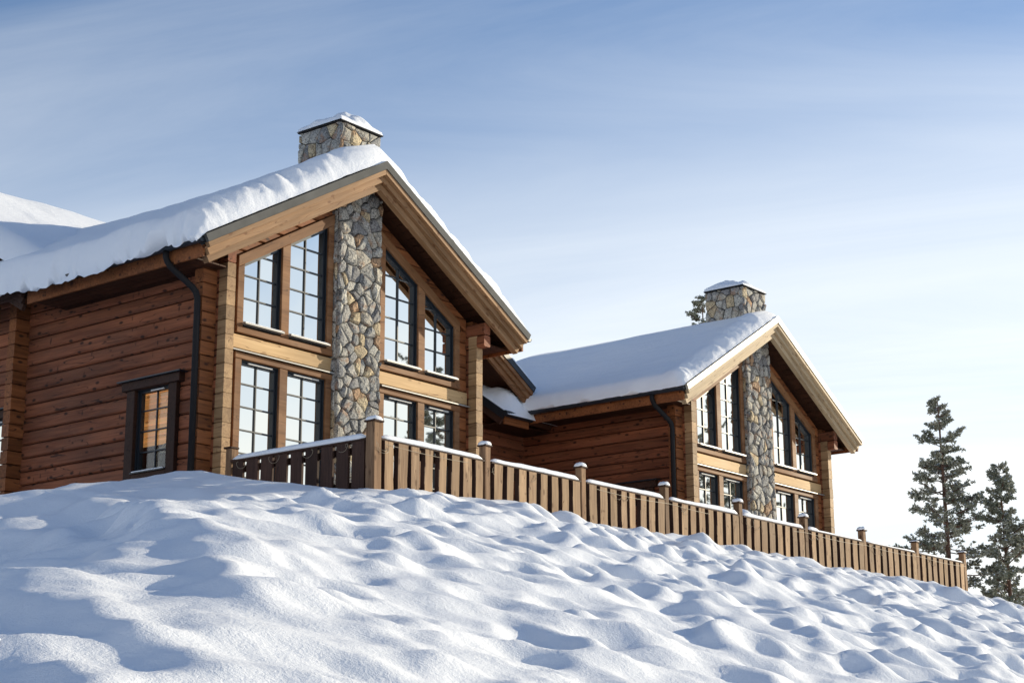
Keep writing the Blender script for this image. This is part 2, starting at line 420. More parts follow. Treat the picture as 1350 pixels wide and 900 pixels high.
def terrain(X, Y, detail=True):
    X = np.asarray(X, float); Y = np.asarray(Y, float)
    z, s = base_h(X, Y)
    on = np.clip(s/.5+.15, 0, 1)
    if not detail: return z
    a = R(-30); xr = X*math.cos(a)+Y*math.sin(a); yr = -X*math.sin(a)+Y*math.cos(a)
    wx = fbm(X*.5, Y*.5, 11, 2)*1.6; wy = fbm(X*.5+40, Y*.5, 12, 2)*1.6
    # soft wind drifts; crest lines of the large ones are laid out by hand
    def sab(v, e): return np.sqrt(v*v+e*e)-e
    n1 = fbm((xr+wx)/3.4, (yr+wy)/1.5, 21, 2, .4)
    rid = np.clip(1-sab(n1, .05)*3.0, 0, 1)
    n2 = fbm((xr+wx*.6)/1.7+9, (yr+wy*.6)/.8, 31, 2, .4)
    rid2 = np.clip(1-sab(n2, .06)*2.8, 0, 1)
    far = np.clip((X-1)/6, 0, 1)
    near = np.clip((-2-X)/4, 0, 1)
    h = (rid-.45)*(.085-.02*near)*np.clip(s/2.5, 0, 1)+(rid2-.4)*(.055-.02*near)*np.clip(s/1.5, .2, 1)
    h += fbm(X/1.5, Y/1.5, 41, 2)*(.035+.07*np.clip(s/3.5, 0, 1))+fbm(X/.5, Y/.5, 51, 2)*.055*(1-.15*near)+fbm(X/.24, Y/.24, 56, 2)*.020*(1-.1*near)
    crust = np.abs(fbm(X*2.4+wx, Y*2.4, 63, 3)); h += crust*.035*np.clip(fbm(X*.6, Y*.6, 64, 2)*3+.5, 0, 1)
    h += fbm(X*8, Y*8, 61, 3, .6)*.006
    fade = np.clip((60-np.hypot(X, Y))/30, .12, 1)
    flat = np.clip(1-(s <= .02)*.75, 0, 1)
    return z+h*on*fade*flat
DRIFTS = [
 ([(-3.77, -0.63), (-3.5, -1.09), (-3.55, -2.08), (-4.87, -4.38), (-7.18, -7.36), (-7.74, -8.1)], .16, .22),
 ([(-4.87, -4.38), (-7.3, -7.93), (-7.96, -8.97), (-8.6, -9.86), (-9.13, -10.52)], .17, .26),
 ([(-4.41, -1.57), (-4.56, -2.55), (-7.36, -6.8), (-7.96, -8.01), (-8.64, -8.99), (-9.11, -9.58)], .15, .24),
 ([(-8.65, -7.67), (-9.51, -9.17), (-10.03, -10.13), (-10.37, -10.74), (-10.52, -10.98)], .13, .2),
 ([(-10.9, -10.92), (-10.94, -11.21), (-11.0, -11.48), (-11.07, -11.66)], .08, .14),
 ([(-9.8, -10.22), (-10.04, -10.79), (-10.19, -11.22), (-10.33, -11.56)], .09, .16),
 ([(-8.61, -10.17), (-8.19, -9.97), (-8.18, -10.12)], .07, .15),
 ([(-7.46, -9.88), (-7.56, -10.2), (-7.65, -10.51), (-7.96, -10.9)], .10, .17),
 ([(-6.09, -9.45), (-5.98, -9.68), (-6.27, -10.24), (-7.0, -10.89)], .11, .18),
 ([(-8.81, -10.86), (-8.56, -10.88), (-8.53, -11.05), (-8.81, -11.44)], .06, .13),
 ([(-2.0, -1.98), (-1.97, -2.46), (-4.6, -5.64)], .10, .2),
 ([(-4.81, -6.15), (-4.98, -6.77), (-4.38, -6.45)], .08, .16),
 ([(-3.07, -9.21), (-3.62, -9.82), (-4.31, -10.48)], .10, .17),
 ([(-0.96, -8.86), (-1.63, -9.67), (-2.38, -10.38), (-3.04, -10.84)], .09, .16),
 ([(-0.93, -7.35), (-1.42, -8.01), (-2.45, -8.97)], .09, .16)]
def add_drift(GX, GY, GZ, pts, A, w):
    lo = np.min(pts, 0)-1.6; hi_ = np.max(pts, 0)+1.6
    i0, i1 = np.searchsorted(gx, [lo[0], hi_[0]]); j0, j1 = np.searchsorted(gy, [lo[1], hi_[1]])
    X = GX[j0:j1, i0:i1]; Y = GY[j0:j1, i0:i1]
    X = X+vnoise(X*1.5, Y*1.5, 81)*.35; Y = Y+vnoise(X*1.5, Y*1.5, 82)*.35
    best = np.full(X.shape, 9.); sg = np.zeros(X.shape); tt = np.zeros(X.shape); tot = sum(math.dist(pts[i], pts[i+1]) for i in range(len(pts)-1)); acc = 0
    for (a, b_) in zip(pts[:-1], pts[1:]):
        dx, dy = b_[0]-a[0], b_[1]-a[1]; l2 = dx*dx+dy*dy
        t = np.clip(((X-a[0])*dx+(Y-a[1])*dy)/l2, 0, 1); ex = X-a[0]-t*dx; ey = Y-a[1]-t*dy; dd = np.hypot(ex, ey)
        side = np.sign(ex*dy-ey*dx)      # + on the right-hand side of travel
        mk = dd < best; best = np.where(mk, dd, best); sg = np.where(mk, side, sg); tt = np.where(mk, (acc+t*math.sqrt(l2))/tot, tt); acc += math.sqrt(l2)
    prof = np.where(sg > 0, 1.35*np.exp(-(best/w)**2*1.0)-.35*np.exp(-((best-2.1*w)/(w*1.1))**2)-.35*np.exp(-4.41/1.21)+.35*np.exp(-4.41/1.21), np.exp(-(best/(w*3.2))**1.6)+.35*np.exp(-(best/w)**2))
    env = np.clip(np.sin(np.pi*np.clip(tt, .0, 1))*1.6, 0, 1)**.8*np.exp(-np.maximum(best-1., 0)**2*9)
    GZ[j0:j1, i0:i1] += A*prof*env*.55
DIMPLES = []
for _ in range(4300):
    x = rs.uniform(-9, 24); s_ = rs.uniform(.0, 1)**1.15*9.5+.15
    if rs.rand() > np.clip((x+6)/7, .30, 1): continue
    y = -3.05-s_
    rr = rs.uniform(.09, .20)*(1.1 if rs.rand() < .88 else 1.7)
    DIMPLES.append((x, y, rr, rs.uniform(.35, .75)*rr*.9, rs.uniform(-.9, .3), rs.uniform(1.0, 1.9)))
for _ in range(650):
    DIMPLES.append((rs.uniform(-7, 20), -3.3-rs.uniform(0, 1)**1.2*8.3, rs.uniform(.08, .20), -rs.uniform(.02, .05), rs.uniform(-.9, .3), rs.uniform(1, 2.1)))
for _ in range(70):            # lumps shovelled up against the fence
    DIMPLES.append((rs.uniform(-1, 18), -3.0-rs.uniform(.0, .8), rs.uniform(.12, .28), -rs.uniform(.02, .065), rs.uniform(0, 3), rs.uniform(1, 1.6)))
def axis(lo, hi, d0, far_lo, far_hi, gr=1.13):
    a = list(np.arange(lo, hi+d0/2, d0)); st = d0
    x = a[-1]
    while x < far_hi: st *= gr; x += st; a.append(x)
    st = d0; x = a[0]; pre = []
    while x > far_lo: st *= gr; x -= st; pre.append(x)
    return np.array(pre[::-1]+a)
gx = axis(-11.5, 21.5, .06, -3500, 3500); gy = axis(-13.0, -1.8, .055, -3500, 3500)
GX, GY = np.meshgrid(gx, gy)
GZ = terrain(GX, GY)
for (x, y, rr, dep, ang, st) in DIMPLES:
    R_ = rr*st*2.6
    i0, i1 = np.searchsorted(gx, [x-R_, x+R_]); j0, j1 = np.searchsorted(gy, [y-R_, y+R_])
    if i1-i0 < 2 or j1-j0 < 2: continue
    sx = GX[j0:j1, i0:i1]-x; sy = GY[j0:j1, i0:i1]-y
    ca, sa = math.cos(ang), math.sin(ang)
    q = ((sx*ca+sy*sa)/(rr*st))**2+((-sx*sa+sy*ca)/rr)**2
    if dep > 0: GZ[j0:j1, i0:i1] += -dep*.55*np.exp(-q*1.3)+dep*.16*np.exp(-(np.sqrt(q)-1.35)**2*5)
    else: GZ[j0:j1, i0:i1] += -dep*np.exp(-q*1.1)
for d_ in DRIFTS: add_drift(GX, GY, GZ, *d_)
# far country: low rolling snowfields behind the rise
dist = np.hypot(GX, GY)
GZ += np.clip((dist-60)/200, 0, 1)*(fbm(GX/160, GY/160, 71, 3)*8)
snow = link('snow_ground', grid_mesh(GX, GY, GZ), 'snow'); snow['kind'] = 'structure'
def gz(x, y):
    j = min(max(int(np.searchsorted(gy, y)), 0), len(gy)-1); i = min(max(int(np.searchsorted(gx, x)), 0), len(gx)-1)
    return float(GZ[j, i])

# ------------------------------------------------------------------ roof snow sheet
def snow_sheet(name, U, V, posf, thick, label):
    """U x V grid laid on a surface; posf(u,v,t)->xyz at height t above the roof; closed with an underside"""
    UU, VV = np.meshgrid(U, V); T = thick(UU, VV)
    top = posf(UU, VV, T); bot = posf(UU, VV, np.full_like(T, .004))
    X = np.concatenate([top[0], bot[0][:, ::-1]], 1); Y = np.concatenate([top[1], bot[1][:, ::-1]], 1); Z = np.concatenate([top[2], bot[2][:, ::-1]], 1)
    X = np.concatenate([X, X[:, :1]], 1); Y = np.concatenate([Y, Y[:, :1]], 1); Z = np.concatenate([Z, Z[:, :1]], 1)
    o = link(name, grid_mesh(X, Y, Z), 'snow')
    o['kind'] = 'stuff'; o['label'] = label; o['category'] = 'snow'
    return o
def rounded(d, rr, pw=.5):
    q = np.clip(1-d/rr, 0, 1); return (1-q**2.2)**pw
def main_roof_snow(dx, T0, TR, seed, ymax, label, ov=.10, rag=1.):
    # u: horizontal X across the roof, v: Y
    xl, xr_ = EV-ov, W0-EV+.03
    e = np.concatenate([np.linspace(0, .3, 16), np.arange(.34, 3.1, .05)])
    U = np.unique(np.round(np.concatenate([xl+e, xr_-e, [XR]]), 4))
    V = np.concatenate([YF-.012+np.linspace(0, .5, 26)**1.0, np.arange(YF+.53, ymax, .07)])
    def pos(u, v, t):
        zt = ZTOP-SL*(np.sqrt((u-XR)**2+.05**2)-.05)
        nx = np.clip((u-XR)/.35, -1, 1)*SL/SQ
        # the front face leans back and is fluted
        over = np.maximum(EV+.02-u, 0)*rag*np.clip(.75+1.7*vnoise(v*1.1, v*0+.3, seed+31)+.5*vnoise(v*5.3, v*0, seed+32)+.5*vnoise(v*17, v*0, seed+33), 0, 2.0)
        return (dx+u+nx*t*.55, v, zt+t*SQ*.93-over*.55)
    def th(u, v):
        side = np.clip((u-XR)/.5*.5+.5, 0, 1)
        T = T0*(1-side)+TR*side
        flute = vnoise(u*5.2+seed, v*.8, seed+3)*.8+vnoise(u*12., v*2., seed+4)*.5
        rr = .38+flute*.36
        d = v-(YF-.012)
        front = rounded(np.maximum(d-.012, 0), np.clip(rr, .13, .7), .62)
        dl = u-xl+(vnoise(v*2.1, v*0, seed+7)*.12+vnoise(v*8, v*0, seed+8)*.07)*rag
        left = np.where(dl > 0, rounded(np.maximum(dl, 0), .20, .5), 0)
        left = np.maximum(left, .03)
        right = rounded(np.maximum(xr_-u, 0), .55, .6)
        n = 1+.26*fbm(u*.55+seed, v*.45, seed, 3)+.07*fbm(u*2.6, v*1.1, seed+9, 3)+.03*fbm(u*9, v*5, seed+19, 2)
        crest = np.exp(-((d-.34)/.16)**2)*.05
        t = T*n*front*left*right+crest*left*right*.6
        t += (vnoise(u*16, v*16, seed+20)*.018+vnoise(u*31, v*31, seed+21)*.014)*np.exp(-(d/.4)**2)
        return np.maximum(t, .006)
    return snow_sheet('roof_snow', U, V, pos, th, label)

# ------------------------------------------------------------------ stone work
def voronoi_cells(w, h, cell, seed, ax=1.0, ay=1.55):
    rn = random.Random(seed); pts = []
    nx = max(1, round(w/(cell*ax))); ny = max(1, round(h/(cell*ay)))
    for j in range(-1, ny+1):
        for i in range(-1, nx+1):
            pts.append(((i+.5+rn.uniform(-.44, .44)+(.25 if j % 2 else -.25))*w/nx, (j+.5+rn.uniform(-.46, .46))*h/ny))
    pts = [p for p in pts if rn.random() > .17]      # gaps close up into larger stones
    cells = []
    for k, p in enumerate(pts):
        poly = [(0, 0), (w, 0), (w, h), (0, h)]
        for q in sorted(pts, key=lambda q: math.dist(p, q))[1:15]:
            mx, my = (p[0]+q[0])/2, (p[1]+q[1])/2; nx_, ny_ = p[0]-q[0], p[1]-q[1]
            poly = clip(poly, nx_, ny_, -(nx_*mx+ny_*my))
            if not poly: break
        if poly and len(poly) >= 3:
            a = abs(sum(poly[i][0]*poly[(i+1) % len(poly)][1]-poly[(i+1) % len(poly)][0]*poly[i][1] for i in range(len(poly))))/2
            if a > .0016: cells.append(poly)
    return cells
def stone_face(parent, origin, w, h, plane, cell, seed, depth, sgn=-1):
    """stones laid on a vertical face; plane 'XZ' (front, out = -Y) or 'YZ' (left side, out = -X)"""
    rn = random.Random(seed+99)
    for poly in voronoi_cells(w, h, cell, seed):
        q = offset(poly if sum(poly[i][0]*poly[(i+1) % len(poly)][1]-poly[(i+1) % len(poly)][0]*poly[i][1] for i in range(len(poly))) > 0 else poly[::-1], .0075)
        if len(q) < 3: continue
        n = len(q); cx_ = sum(p[0] for p in q)/n; cy_ = sum(p[1] for p in q)/n
        # break up long straight edges, wobble the outline
        out = []
        for i in range(n):
            a, b_ = q[i], q[(i+1) % n]; out.append((a[0]+rn.uniform(-.004, .004), a[1]+rn.uniform(-.004, .004)))
            if math.dist(a, b_) > .07:
                t = rn.uniform(.35, .65); k = rn.uniform(-.010, .004)
                mx, my = a[0]+(b_[0]-a[0])*t, a[1]+(b_[1]-a[1])*t; dl = math.hypot(cx_-mx, cy_-my)+1e-6
                out.append((mx-(cx_-mx)/dl*k*-1, my-(cy_-my)/dl*k*-1))
        out = [(min(max(a, 0), w), min(max(b_, 0), h)) for a, b_ in out]
        n = len(out); d = depth*rn.uniform(.5, 1.45); tx, tz = rn.uniform(-.12, .12), rn.uniform(-.12, .12)
        v = []; sc = rn.uniform(.66, .86)
        def P(a, b_, o_):
            return (a-cx_, -o_, b_-cy_) if plane == 'XZ' else (-o_, -(a-cx_), b_-cy_)
        for a, b_ in out: v.append(P(a, b_, -.03))
        for a, b_ in out: v.append(P(a, b_, d*.45))
        for a, b_ in out:
            aa, bb = cx_+(a-cx_)*sc, cy_+(b_-cy_)*sc
            v.append(P(aa, bb, d*(.92+rn.uniform(-.18, .18))+tx*(aa-cx_)+tz*(bb-cy_)))
        v.append(P(cx_+rn.uniform(-.01, .01), cy_+rn.uniform(-.01, .01), d*rn.uniform(.95, 1.2)))
        F = []
        for k in range(2):
            for i in range(n): F.append((k*n+i, k*n+(i+1) % n, k*n+n+(i+1) % n, k*n+n+i))
        for i in range(n): F.append((2*n+i, 2*n+(i+1) % n, 3*n))
        if plane == 'XZ': loc = (origin[0]+cx_, origin[1], origin[2]+cy_)
        else: loc = (origin[0], origin[1]-cx_, origin[2]+cy_)
        link('stone', mesh('stone', v, F), 'stone', parent, loc)

# ------------------------------------------------------------------ windows
def window(parent, ox, x0, x1, z0, z1f, cols, zm, gy=.275, liner=.04, plane='XZ', glass='glass', flip=False, vent=True, sill=True):
    """opening x0..x1, bottom z0; z1f = (a,b): top line z=a+b*x; zm = muntin heights"""
    a_, b_ = z1f
    outer = clip([(x0, z0), (x1, z0), (x1, 9), (x0, 9)], b_, -1, a_)
    P = plane
    fw = .042
    inner = offset(outer if len(outer) else [], fw)
    def ring(po, pi, d0, d1):
        n = len(po); ms = []
        if len(pi) != n: return []
        for i in range(n):
            q = [po[i], po[(i+1) % n], pi[(i+1) % n], pi[i]]; ms.append(prism_mesh(q, d0, d1, 0., P))
        return ms
    sgn = 1 if plane == 'XZ' else 1
    frame = link('window', join(ring(outer, inner, gy-.035, gy+.03)+ring(outer, offset(outer, .008), gy-.07, gy-.036)), 'casement', parent)
    gx0 = min(p[0] for p in inner); gx1 = max(p[0] for p in inner); gz0 = min(p[1] for p in inner)
    xs = [gx0+(gx1-gx0)*i/cols for i in range(cols+1)]
    zs = [gz0]+[z for z in zm if z > gz0+.05]+[20]
    for i in range(cols):
        for j in range(len(zs)-1):
            q = clip(clip(clip(clip(inner, 1, 0, -xs[i]), -1, 0, xs[i+1]), 0, 1, -zs[j]), 0, -1, zs[j+1])
            if len(q) < 3: continue
            ar = abs(sum(q[k][0]*q[(k+1) % len(q)][1]-q[(k+1) % len(q)][0]*q[k][1] for k in range(len(q))))/2
            if ar < .002: continue
            me = prism_mesh(q, gy+.004, gy+.014, 0., P); link('pane', me, glass, frame)
    mw = .009
    for x in xs[1:-1]:
        q = clip(clip(inner, 1, 0, -x+mw), -1, 0, x+mw)
        if q: link('muntin', prism_mesh(q, gy-.018, gy+.006, 0., P), 'casement', frame)
    for z in zs[1:-1]:
        q = clip(clip(inner, 0, 1, -z+mw), 0, -1, z+mw)
        if q: link('muntin', prism_mesh(q, gy-.016, gy+.008, 0., P), 'casement', frame)
    return frame

# ------------------------------------------------------------------ a log house
def house(dx, label, seed, pale=False):
    rn = random.Random(seed)
    H = empty('log_house', (dx, 0, -3.6)); tag(H, label, 'house', 'log houses with stone chimneys')
    G = H
    class P_:  # children use house coordinates: shift by the empty's height
        pass
    off = Vector((0, 0, 3.6))
    base = bpy.data.objects.new
    def at(o): o.location = Vector(o.location)+off; return o
    def log(axis, p, Ln, mat='wood_wall', wt=.15, hh=HL-.013, ch=.019, name='log'):
        j = rn.uniform(-.003, .003)
        p = (p[0]+(j if axis == 'Y' else 0), p[1]+(j if axis == 'X' else 0), p[2])
        return at(beam(name, mat, H, p, axis, Ln, wt, hh, ch))
    def poly(name, pl, d0, d1, mat, ch=0., plane='XZ', parent=None):
        # local origin at polygon centre so that the grain differs piece to piece
        cx_ = sum(p[0] for p in pl)/len(pl); cz_ = sum(p[1] for p in pl)/len(pl)
        q = [(a-cx_, b_-cz_) for a, b_ in pl]
        if plane == 'XZ': me = prism_mesh(q, d0, d1, ch); loc = (cx_, 0, cz_)
        else: me = prism_mesh(q, d0, d1, ch, 'YZ'); loc = (0, cx_, cz_)
        o = link(name, me, mat, parent or H, loc)
        if not parent: at(o)
        return o
    ZB = -3.875
    side_len = 4.33 if not pale else 4.11
    # side walls: logs along Y from the pier end at Y=0
    z = SJ; k = 0
    while z-HL > ZB-.01:
        zc = z-HL/2
        if -2.93 < zc < -1.55:
            log('Y', (.075, .16, zc), .80); log('Y', (.075, 1.80, zc), side_len-1.80)
        else: log('Y', (.075, .16, zc), side_len-.16)
        log('Y', (W0-.075, .16, zc), 5.8)
        # sunlit sawn ends of the wall logs make the corner piers
        at(beam('log_end', 'wood_end', H, (.0755, 0, zc), 'Y', .16, .149+rn.uniform(-.004, .004), HL-.006, .008))
        e0 = rn.uniform(-.008, .004)
        at(beam('log_end', 'wood_end', H, (W0-.0755, e0, zc), 'Y', .16-e0, .149+rn.uniform(-.004, .004), HL-.006, .008))
        z -= HL; k += 1
    for i in range(1):
        zc = SJ+HL/2+i*HL
        log('Y', (.075, 0, zc), side_len); log('Y', (W0-.075, -.16, zc), 5.9)
    log('Y', (W0-.075, -.16, SJ+HL/2-HL), .155, hh=HL-.02)
    # front wall log ends sticking out past the corners (half a course off)
    z = FJ+HL
    while z-HL > ZB:
        zc = z-HL/2
        hh = HL-.012
        if zc+HL/2 <= ztop(-.24)-.20+.25:
            at(beam('log_end', 'wood_gable', H, (-.245+rn.uniform(-.006, .006), .285, zc), 'X', .245, .17, hh, .012))
            at(beam('log_end', 'wood_gable', H, (W0, .285, zc), 'X', .245, .17, hh, .012))
            if not pale:
                at(beam('log_end', 'wood_gable', H, (-.245+rn.uniform(-.006, .006), 4.415, zc), 'X', .39, .17, hh, .012))
        z -= HL
    # gable wall pieces of logs
    th = .17
    def ft(x): return ztop(x)-.54
    z = ZB+.1+HL*0
    zj = FJ-HL*19
    while zj < 2.0:
        z0, z1 = zj+.005, zj+HL-.005
        for x0, x1 in ((.151, 2.25), (3.15, W0-.151)):
            sgn = 1 if x1 < XR else -1
            a = ZTOP-SL*XR if sgn == 1 else ZTOP+SL*XR
            roof = (sgn*SL, -1, a-.35)          # under the roof
            fr = (-sgn*SL, 1, -(a-.54))
            band = abs(zj-(FJ-6*HL)) < .01
            rect = [(x0, z0), (x1, z0), (x1, z1), (x0, z1)]
            if band:
                poly('log', rect, FY-.012, FY+.16, 'wood_band', .006); continue
            q = clip(rect, *roof)
            if not q: continue
            edge = .35 if sgn == 1 else W0-.35
            zedge = ft(edge)
            if z1 <= zedge+.05:
                s = (x0, edge) if sgn == 1 else (edge, x1)
                if z1 > ft(x0 if sgn == 1 else x1): pass
                r_ = [(s[0], z0), (s[1], z0), (s[1], z1), (s[0], z1)]
                r_ = clip(r_, *roof)
                if r_: poly('log', r_, FY, FY+th, 'wood_gable', .015)
            else:
                q = clip(q, *fr)
                if q: poly('log', q, FY, FY+th, 'wood_gable', .015)
        zj += HL
    # interior shell so that no daylight shows through joints
    shell = [box_mesh(.13, W0-.13, .46, .5, ZB, -.1), box_mesh(.151, .17, 2.4 if not pale else .4, 12 if not pale else 6, ZB, .1), box_mesh(.151, .17, .4, .9, ZB, .1), box_mesh(.151, .17, .4, 3, -1.58, .1), box_mesh(W0-.17, W0-.151, .4, 6, ZB, .1),
             prism_mesh([(.16, -.1), (W0-.16, -.1), (W0-.16, ztop(.16)-.36), (XR, ZTOP-.36), (.16, ztop(.16)-.36)], .46, .5)]
    at(link('inner_wall', join(shell), 'interior', H))
    # ---- window surround boards
    def sloped(name, q, d0, d1, mat, ch, ang, parent):
        ca, sa = math.cos(ang), math.sin(ang); ox, oz = q[0]
        loc = [((x-ox)*ca+(z-oz)*sa, -(x-ox)*sa+(z-oz)*ca) for x, z in q]
        return link(name, prism_mesh(loc, d0, d1, ch), mat, parent, (ox, 0, oz), (0, -ang, 0))
    y0, y1 = FY-.03, FY+.12
    for mir in (0, 1):
        X = (lambda x: x) if not mir else (lambda x: W0-x)
        def rect(xa, xb, za, zb):
            xa, xb = sorted((X(xa), X(xb))); return [(xa, za), (xb, za), (xb, zb), (xa, zb)]
        a = ZTOP-SL*XR if not mir else ZTOP+SL*XR; sg = 1 if not mir else -1
        under = (sg*SL, -1, a-.54-.165)
        for (xa, xb) in ((.35, .47), (1.18, 1.335), (2.09, 2.205)):
            q = clip(rect(xa, xb, -.866, 3), *under)
            poly('window_board', q, y0+.003*rn.random(), y1, 'wood_frame', .006)
            poly('window_board', rect(xa, xb, -3.7, -1.314), y0+.003*rn.random(), y1, 'wood_frame', .006)
        # sloping head board
        q = clip(clip(rect(.35, 2.205, -1, 3), sg*SL, -1, a-.54), -sg*SL, 1, -(a-.54-.163))
        at(sloped('window_board', q, y0-.006, y1, 'wood_frame', .006, sg*math.atan(SL), H))
        poly('window_board', rect(.35, 2.205, -.955, -.868), y0-.01, y1, 'wood_frame', .006)
        poly('window_board', rect(.34, 2.21, -1.312, -1.228), y0-.008, y1, 'wood_frame', .006)
        # grey drip ledge above the lower windows
        xs = sorted((X(.16), X(2.2)))
        at(link('drip_ledge', prism_mesh([(FY-.085, -1.205), (FY-.085, -1.222), (FY+.0, -1.200), (FY+.0, -1.188)], xs[0], xs[1], 0, 'YZ'), 'sill_metal', H))
        for (xa, xb) in ((.47, 1.18), (1.335, 2.09)):
            xa_, xb_ = sorted((X(xa), X(xb)))
            w = window(H, dx, xa_, xb_, -.80, (a-.54-.165, sg*SL), 2, [-.765+.327*i+.017 for i in range(1, 6)]); at(w)
            # snowy sill
            s = at(link('sill', box_mesh(xa_-.02, xb_+.01, FY-.10, .262, -.832, -.812), 'sill_metal', H))
            sn = link('sill_snow', snow_bar(xa_-.015, xb_+.005, FY-.095, .255, -.812, .022, seed+int(xa_*10)), 'snow', s, smooth=True)
            w = window(H, dx, xa_, xb_, -3.3, (-1.322, 0), 2, [-1.29-.318*i-.02 for i in range(1, 6)][::-1]); at(w)
            link('vent_strip', box_mesh(xa_+.16, xb_-.10, FY+.01, FY+.035, -1.352, -1.335), 'vent', w)
    # ---- stone chimney breast on the facade
    ch = empty('stone_chimney'); ch.parent = H; ch.location = off
    x0, x1, yf = 2.235, 3.125, .115
    link('mortar_core', join([box_mesh(x0, x1, yf, .45, -3.7, 1.72), box_mesh(x0+.02, 3.105, .14, .98, 1.6, 2.655)]), 'mortar', ch)
    stone_face(ch, (x0-.012, yf, -3.7), x1-x0+.024, 5.45, 'XZ', .136, seed*10+1, .045)
    stone_face(ch, (x0, .33, -3.7), .205, 5.2, 'YZ', .16, seed*10+2, .03)
    stone_face(ch, (x0, .14, 1.75), .885, .90, 'XZ', .150, seed*10+3, .04)
    stone_face(ch, (x0+.02, 1.0, 1.75), .875, .90, 'YZ', .150, seed*10+4, .035)
    for p in range(1):
        link('coping', box_mesh(x0-.015, 3.13, .085, 1.015, 2.655, 2.672), 'felt', ch)
    # ---- roof
    roof = empty('roof'); roof.parent = H; roof.location = off
    YB = 6.4 if not pale else 6.0
    for sgn in (-1, 1):
        X = (lambda x: x) if sgn == -1 else (lambda x: W0-x)
        # deck slab (perpendicular .02 to .28)
        n = Vector((-SL, 0, 1)).normalized(); d = Vector((1, 0, SL)).normalized()
        A = Vector((EV, 0, ZE)); Bp = Vector((XR, 0, ZTOP))
        def sec(p0, p1, trim=0.):
            """quad in XZ between perpendicular depths p0 (upper) and p1 (lower), mitred at the ridge"""
            a0 = A-n*p0; a1 = A-n*p1
            b0 = Vector((XR, 0, ZTOP-p0*SQ)); b1 = Vector((XR, 0, ZTOP-p1*SQ))
            q = [a0+d*trim, b0, b1, a1+d*trim]; return [(X(v.x), v.z) for v in q]
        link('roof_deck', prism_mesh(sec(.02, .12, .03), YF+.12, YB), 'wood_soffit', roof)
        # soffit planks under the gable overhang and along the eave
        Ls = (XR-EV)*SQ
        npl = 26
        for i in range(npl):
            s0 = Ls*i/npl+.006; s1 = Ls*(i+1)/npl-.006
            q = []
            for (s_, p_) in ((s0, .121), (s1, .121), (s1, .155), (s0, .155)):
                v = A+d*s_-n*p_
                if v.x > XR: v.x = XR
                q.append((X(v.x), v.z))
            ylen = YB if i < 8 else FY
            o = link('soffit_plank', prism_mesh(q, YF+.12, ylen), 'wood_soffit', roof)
        fm = 'flashing_pale' if pale else 'flashing'  # paler copies put the sun glare on the farther rake into the colour
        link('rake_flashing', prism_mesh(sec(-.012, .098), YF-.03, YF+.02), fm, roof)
        for (p0, p1, yy) in ((.099, .17, YF-.014), (.171, .262, YF+.045), (.263, .36, YF+.105)):
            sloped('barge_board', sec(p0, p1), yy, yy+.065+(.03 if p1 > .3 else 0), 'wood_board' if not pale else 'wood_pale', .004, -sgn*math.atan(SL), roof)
        # eave fascia and gutter
        fx = EV+.05
        yend = 3.46 if sgn == -1 else YB
        if pale and sgn == -1: yend = 3.3
        q = sorted((X(fx), X(fx+.035)))
        link('fascia', box_mesh(q[0], q[1], YF+.09, yend, -.215, -.03), 'wood_gable', roof)
        q = sorted((X(fx+.036), X(.0)))
        zb = -.165
        for i in range(5):      # boxed-in eave underside
            xa = fx+.036+(-fx-.036)*i/5; xb = fx+.036+(-fx-.036)*(i+1)/5-.008
            qq = sorted((X(xa), X(xb)))
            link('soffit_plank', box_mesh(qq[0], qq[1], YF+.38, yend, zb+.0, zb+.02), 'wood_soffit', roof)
        # half-round gutter
        gxc = X(EV-.025); nseg = 8; v = []; F = []
        for y in (YF+.02, yend):
            for rr_ in (.062, .054):
                for i in range(nseg+1):
                    a = math.pi+math.pi*i/nseg; v.append((gxc+rr_*math.cos(a), y, .005+rr_*math.sin(a)))
        nn = nseg+1
        for i in range(nseg):
            F.append((i, i+1, 2*nn+i+1, 2*nn+i)); F.append((nn+i, 3*nn+i, 3*nn+i+1, nn+i+1))
            F.append((i, nn+i, nn+i+1, i+1)); F.append((2*nn+i, 2*nn+i+1, 3*nn+i+1, 3*nn+i))
        F.append((0, 2*nn, 3*nn, nn)); F.append((nseg, nn+nseg, 3*nn+nseg, 2*nn+nseg))
        F.append(tuple(range(nn)))
        link('gutter', mesh('gutter', v, F), 'gutter_metal', roof, smooth=False)
        # frozen ragged felt edge showing under the snow at the rake end
        # downpipe: swan-neck from the gutter back to the corner
        yg = .12
        xs_ = EV-.025
        pts = [(xs_, yg, -.03), (xs_, yg, -.12), (xs_+.03, yg+.01, -.19), (xs_+.10, yg+.06, -.27), (-.36, .44, -.55), (-.30, .50, -.62), (-.285, .51, -.72), (-.285, .51, -3.5)]
        pts = [(X(a), b_, c) for a, b_, c in pts]
        if sgn == -1: link('downpipe', tube_mesh([(xs_, .36, -.02), (xs_, .36, -.13), (xs_+.03, .355, -.19), (xs_+.08, .345, -.25), (-.37, .27, -.47), (-.325, .25, -.53), (-.30, .24, -.62), (-.30, .24, -3.6)], .044, 14), 'pipe_dark', roof, smooth=True)
        else:
            pts = [(X(xs_), .9, -.03), (X(xs_), .9, -.12), (X(-.5), .9, -.28), (X(-.3), .85, -.34), (X(-.12), .75, -.34), (X(-.1), .7, -3.4)]
            link('downpipe', tube_mesh(pts, .042, 12), 'pipe_grey', roof, smooth=True)
        # gutter end lump of frozen felt and ice at the rake
        rn2 = random.Random(seed+sgn)
        bm = bmesh.new(); bmesh.ops.create_icosphere(bm, subdivisions=2, radius=.07)
        for v_ in bm.verts: v_.co = v_.co*rn2.uniform(.75, 1.2); v_.co.y *= .8; v_.co += Vector((X(EV+.02), YF+.08, .0))
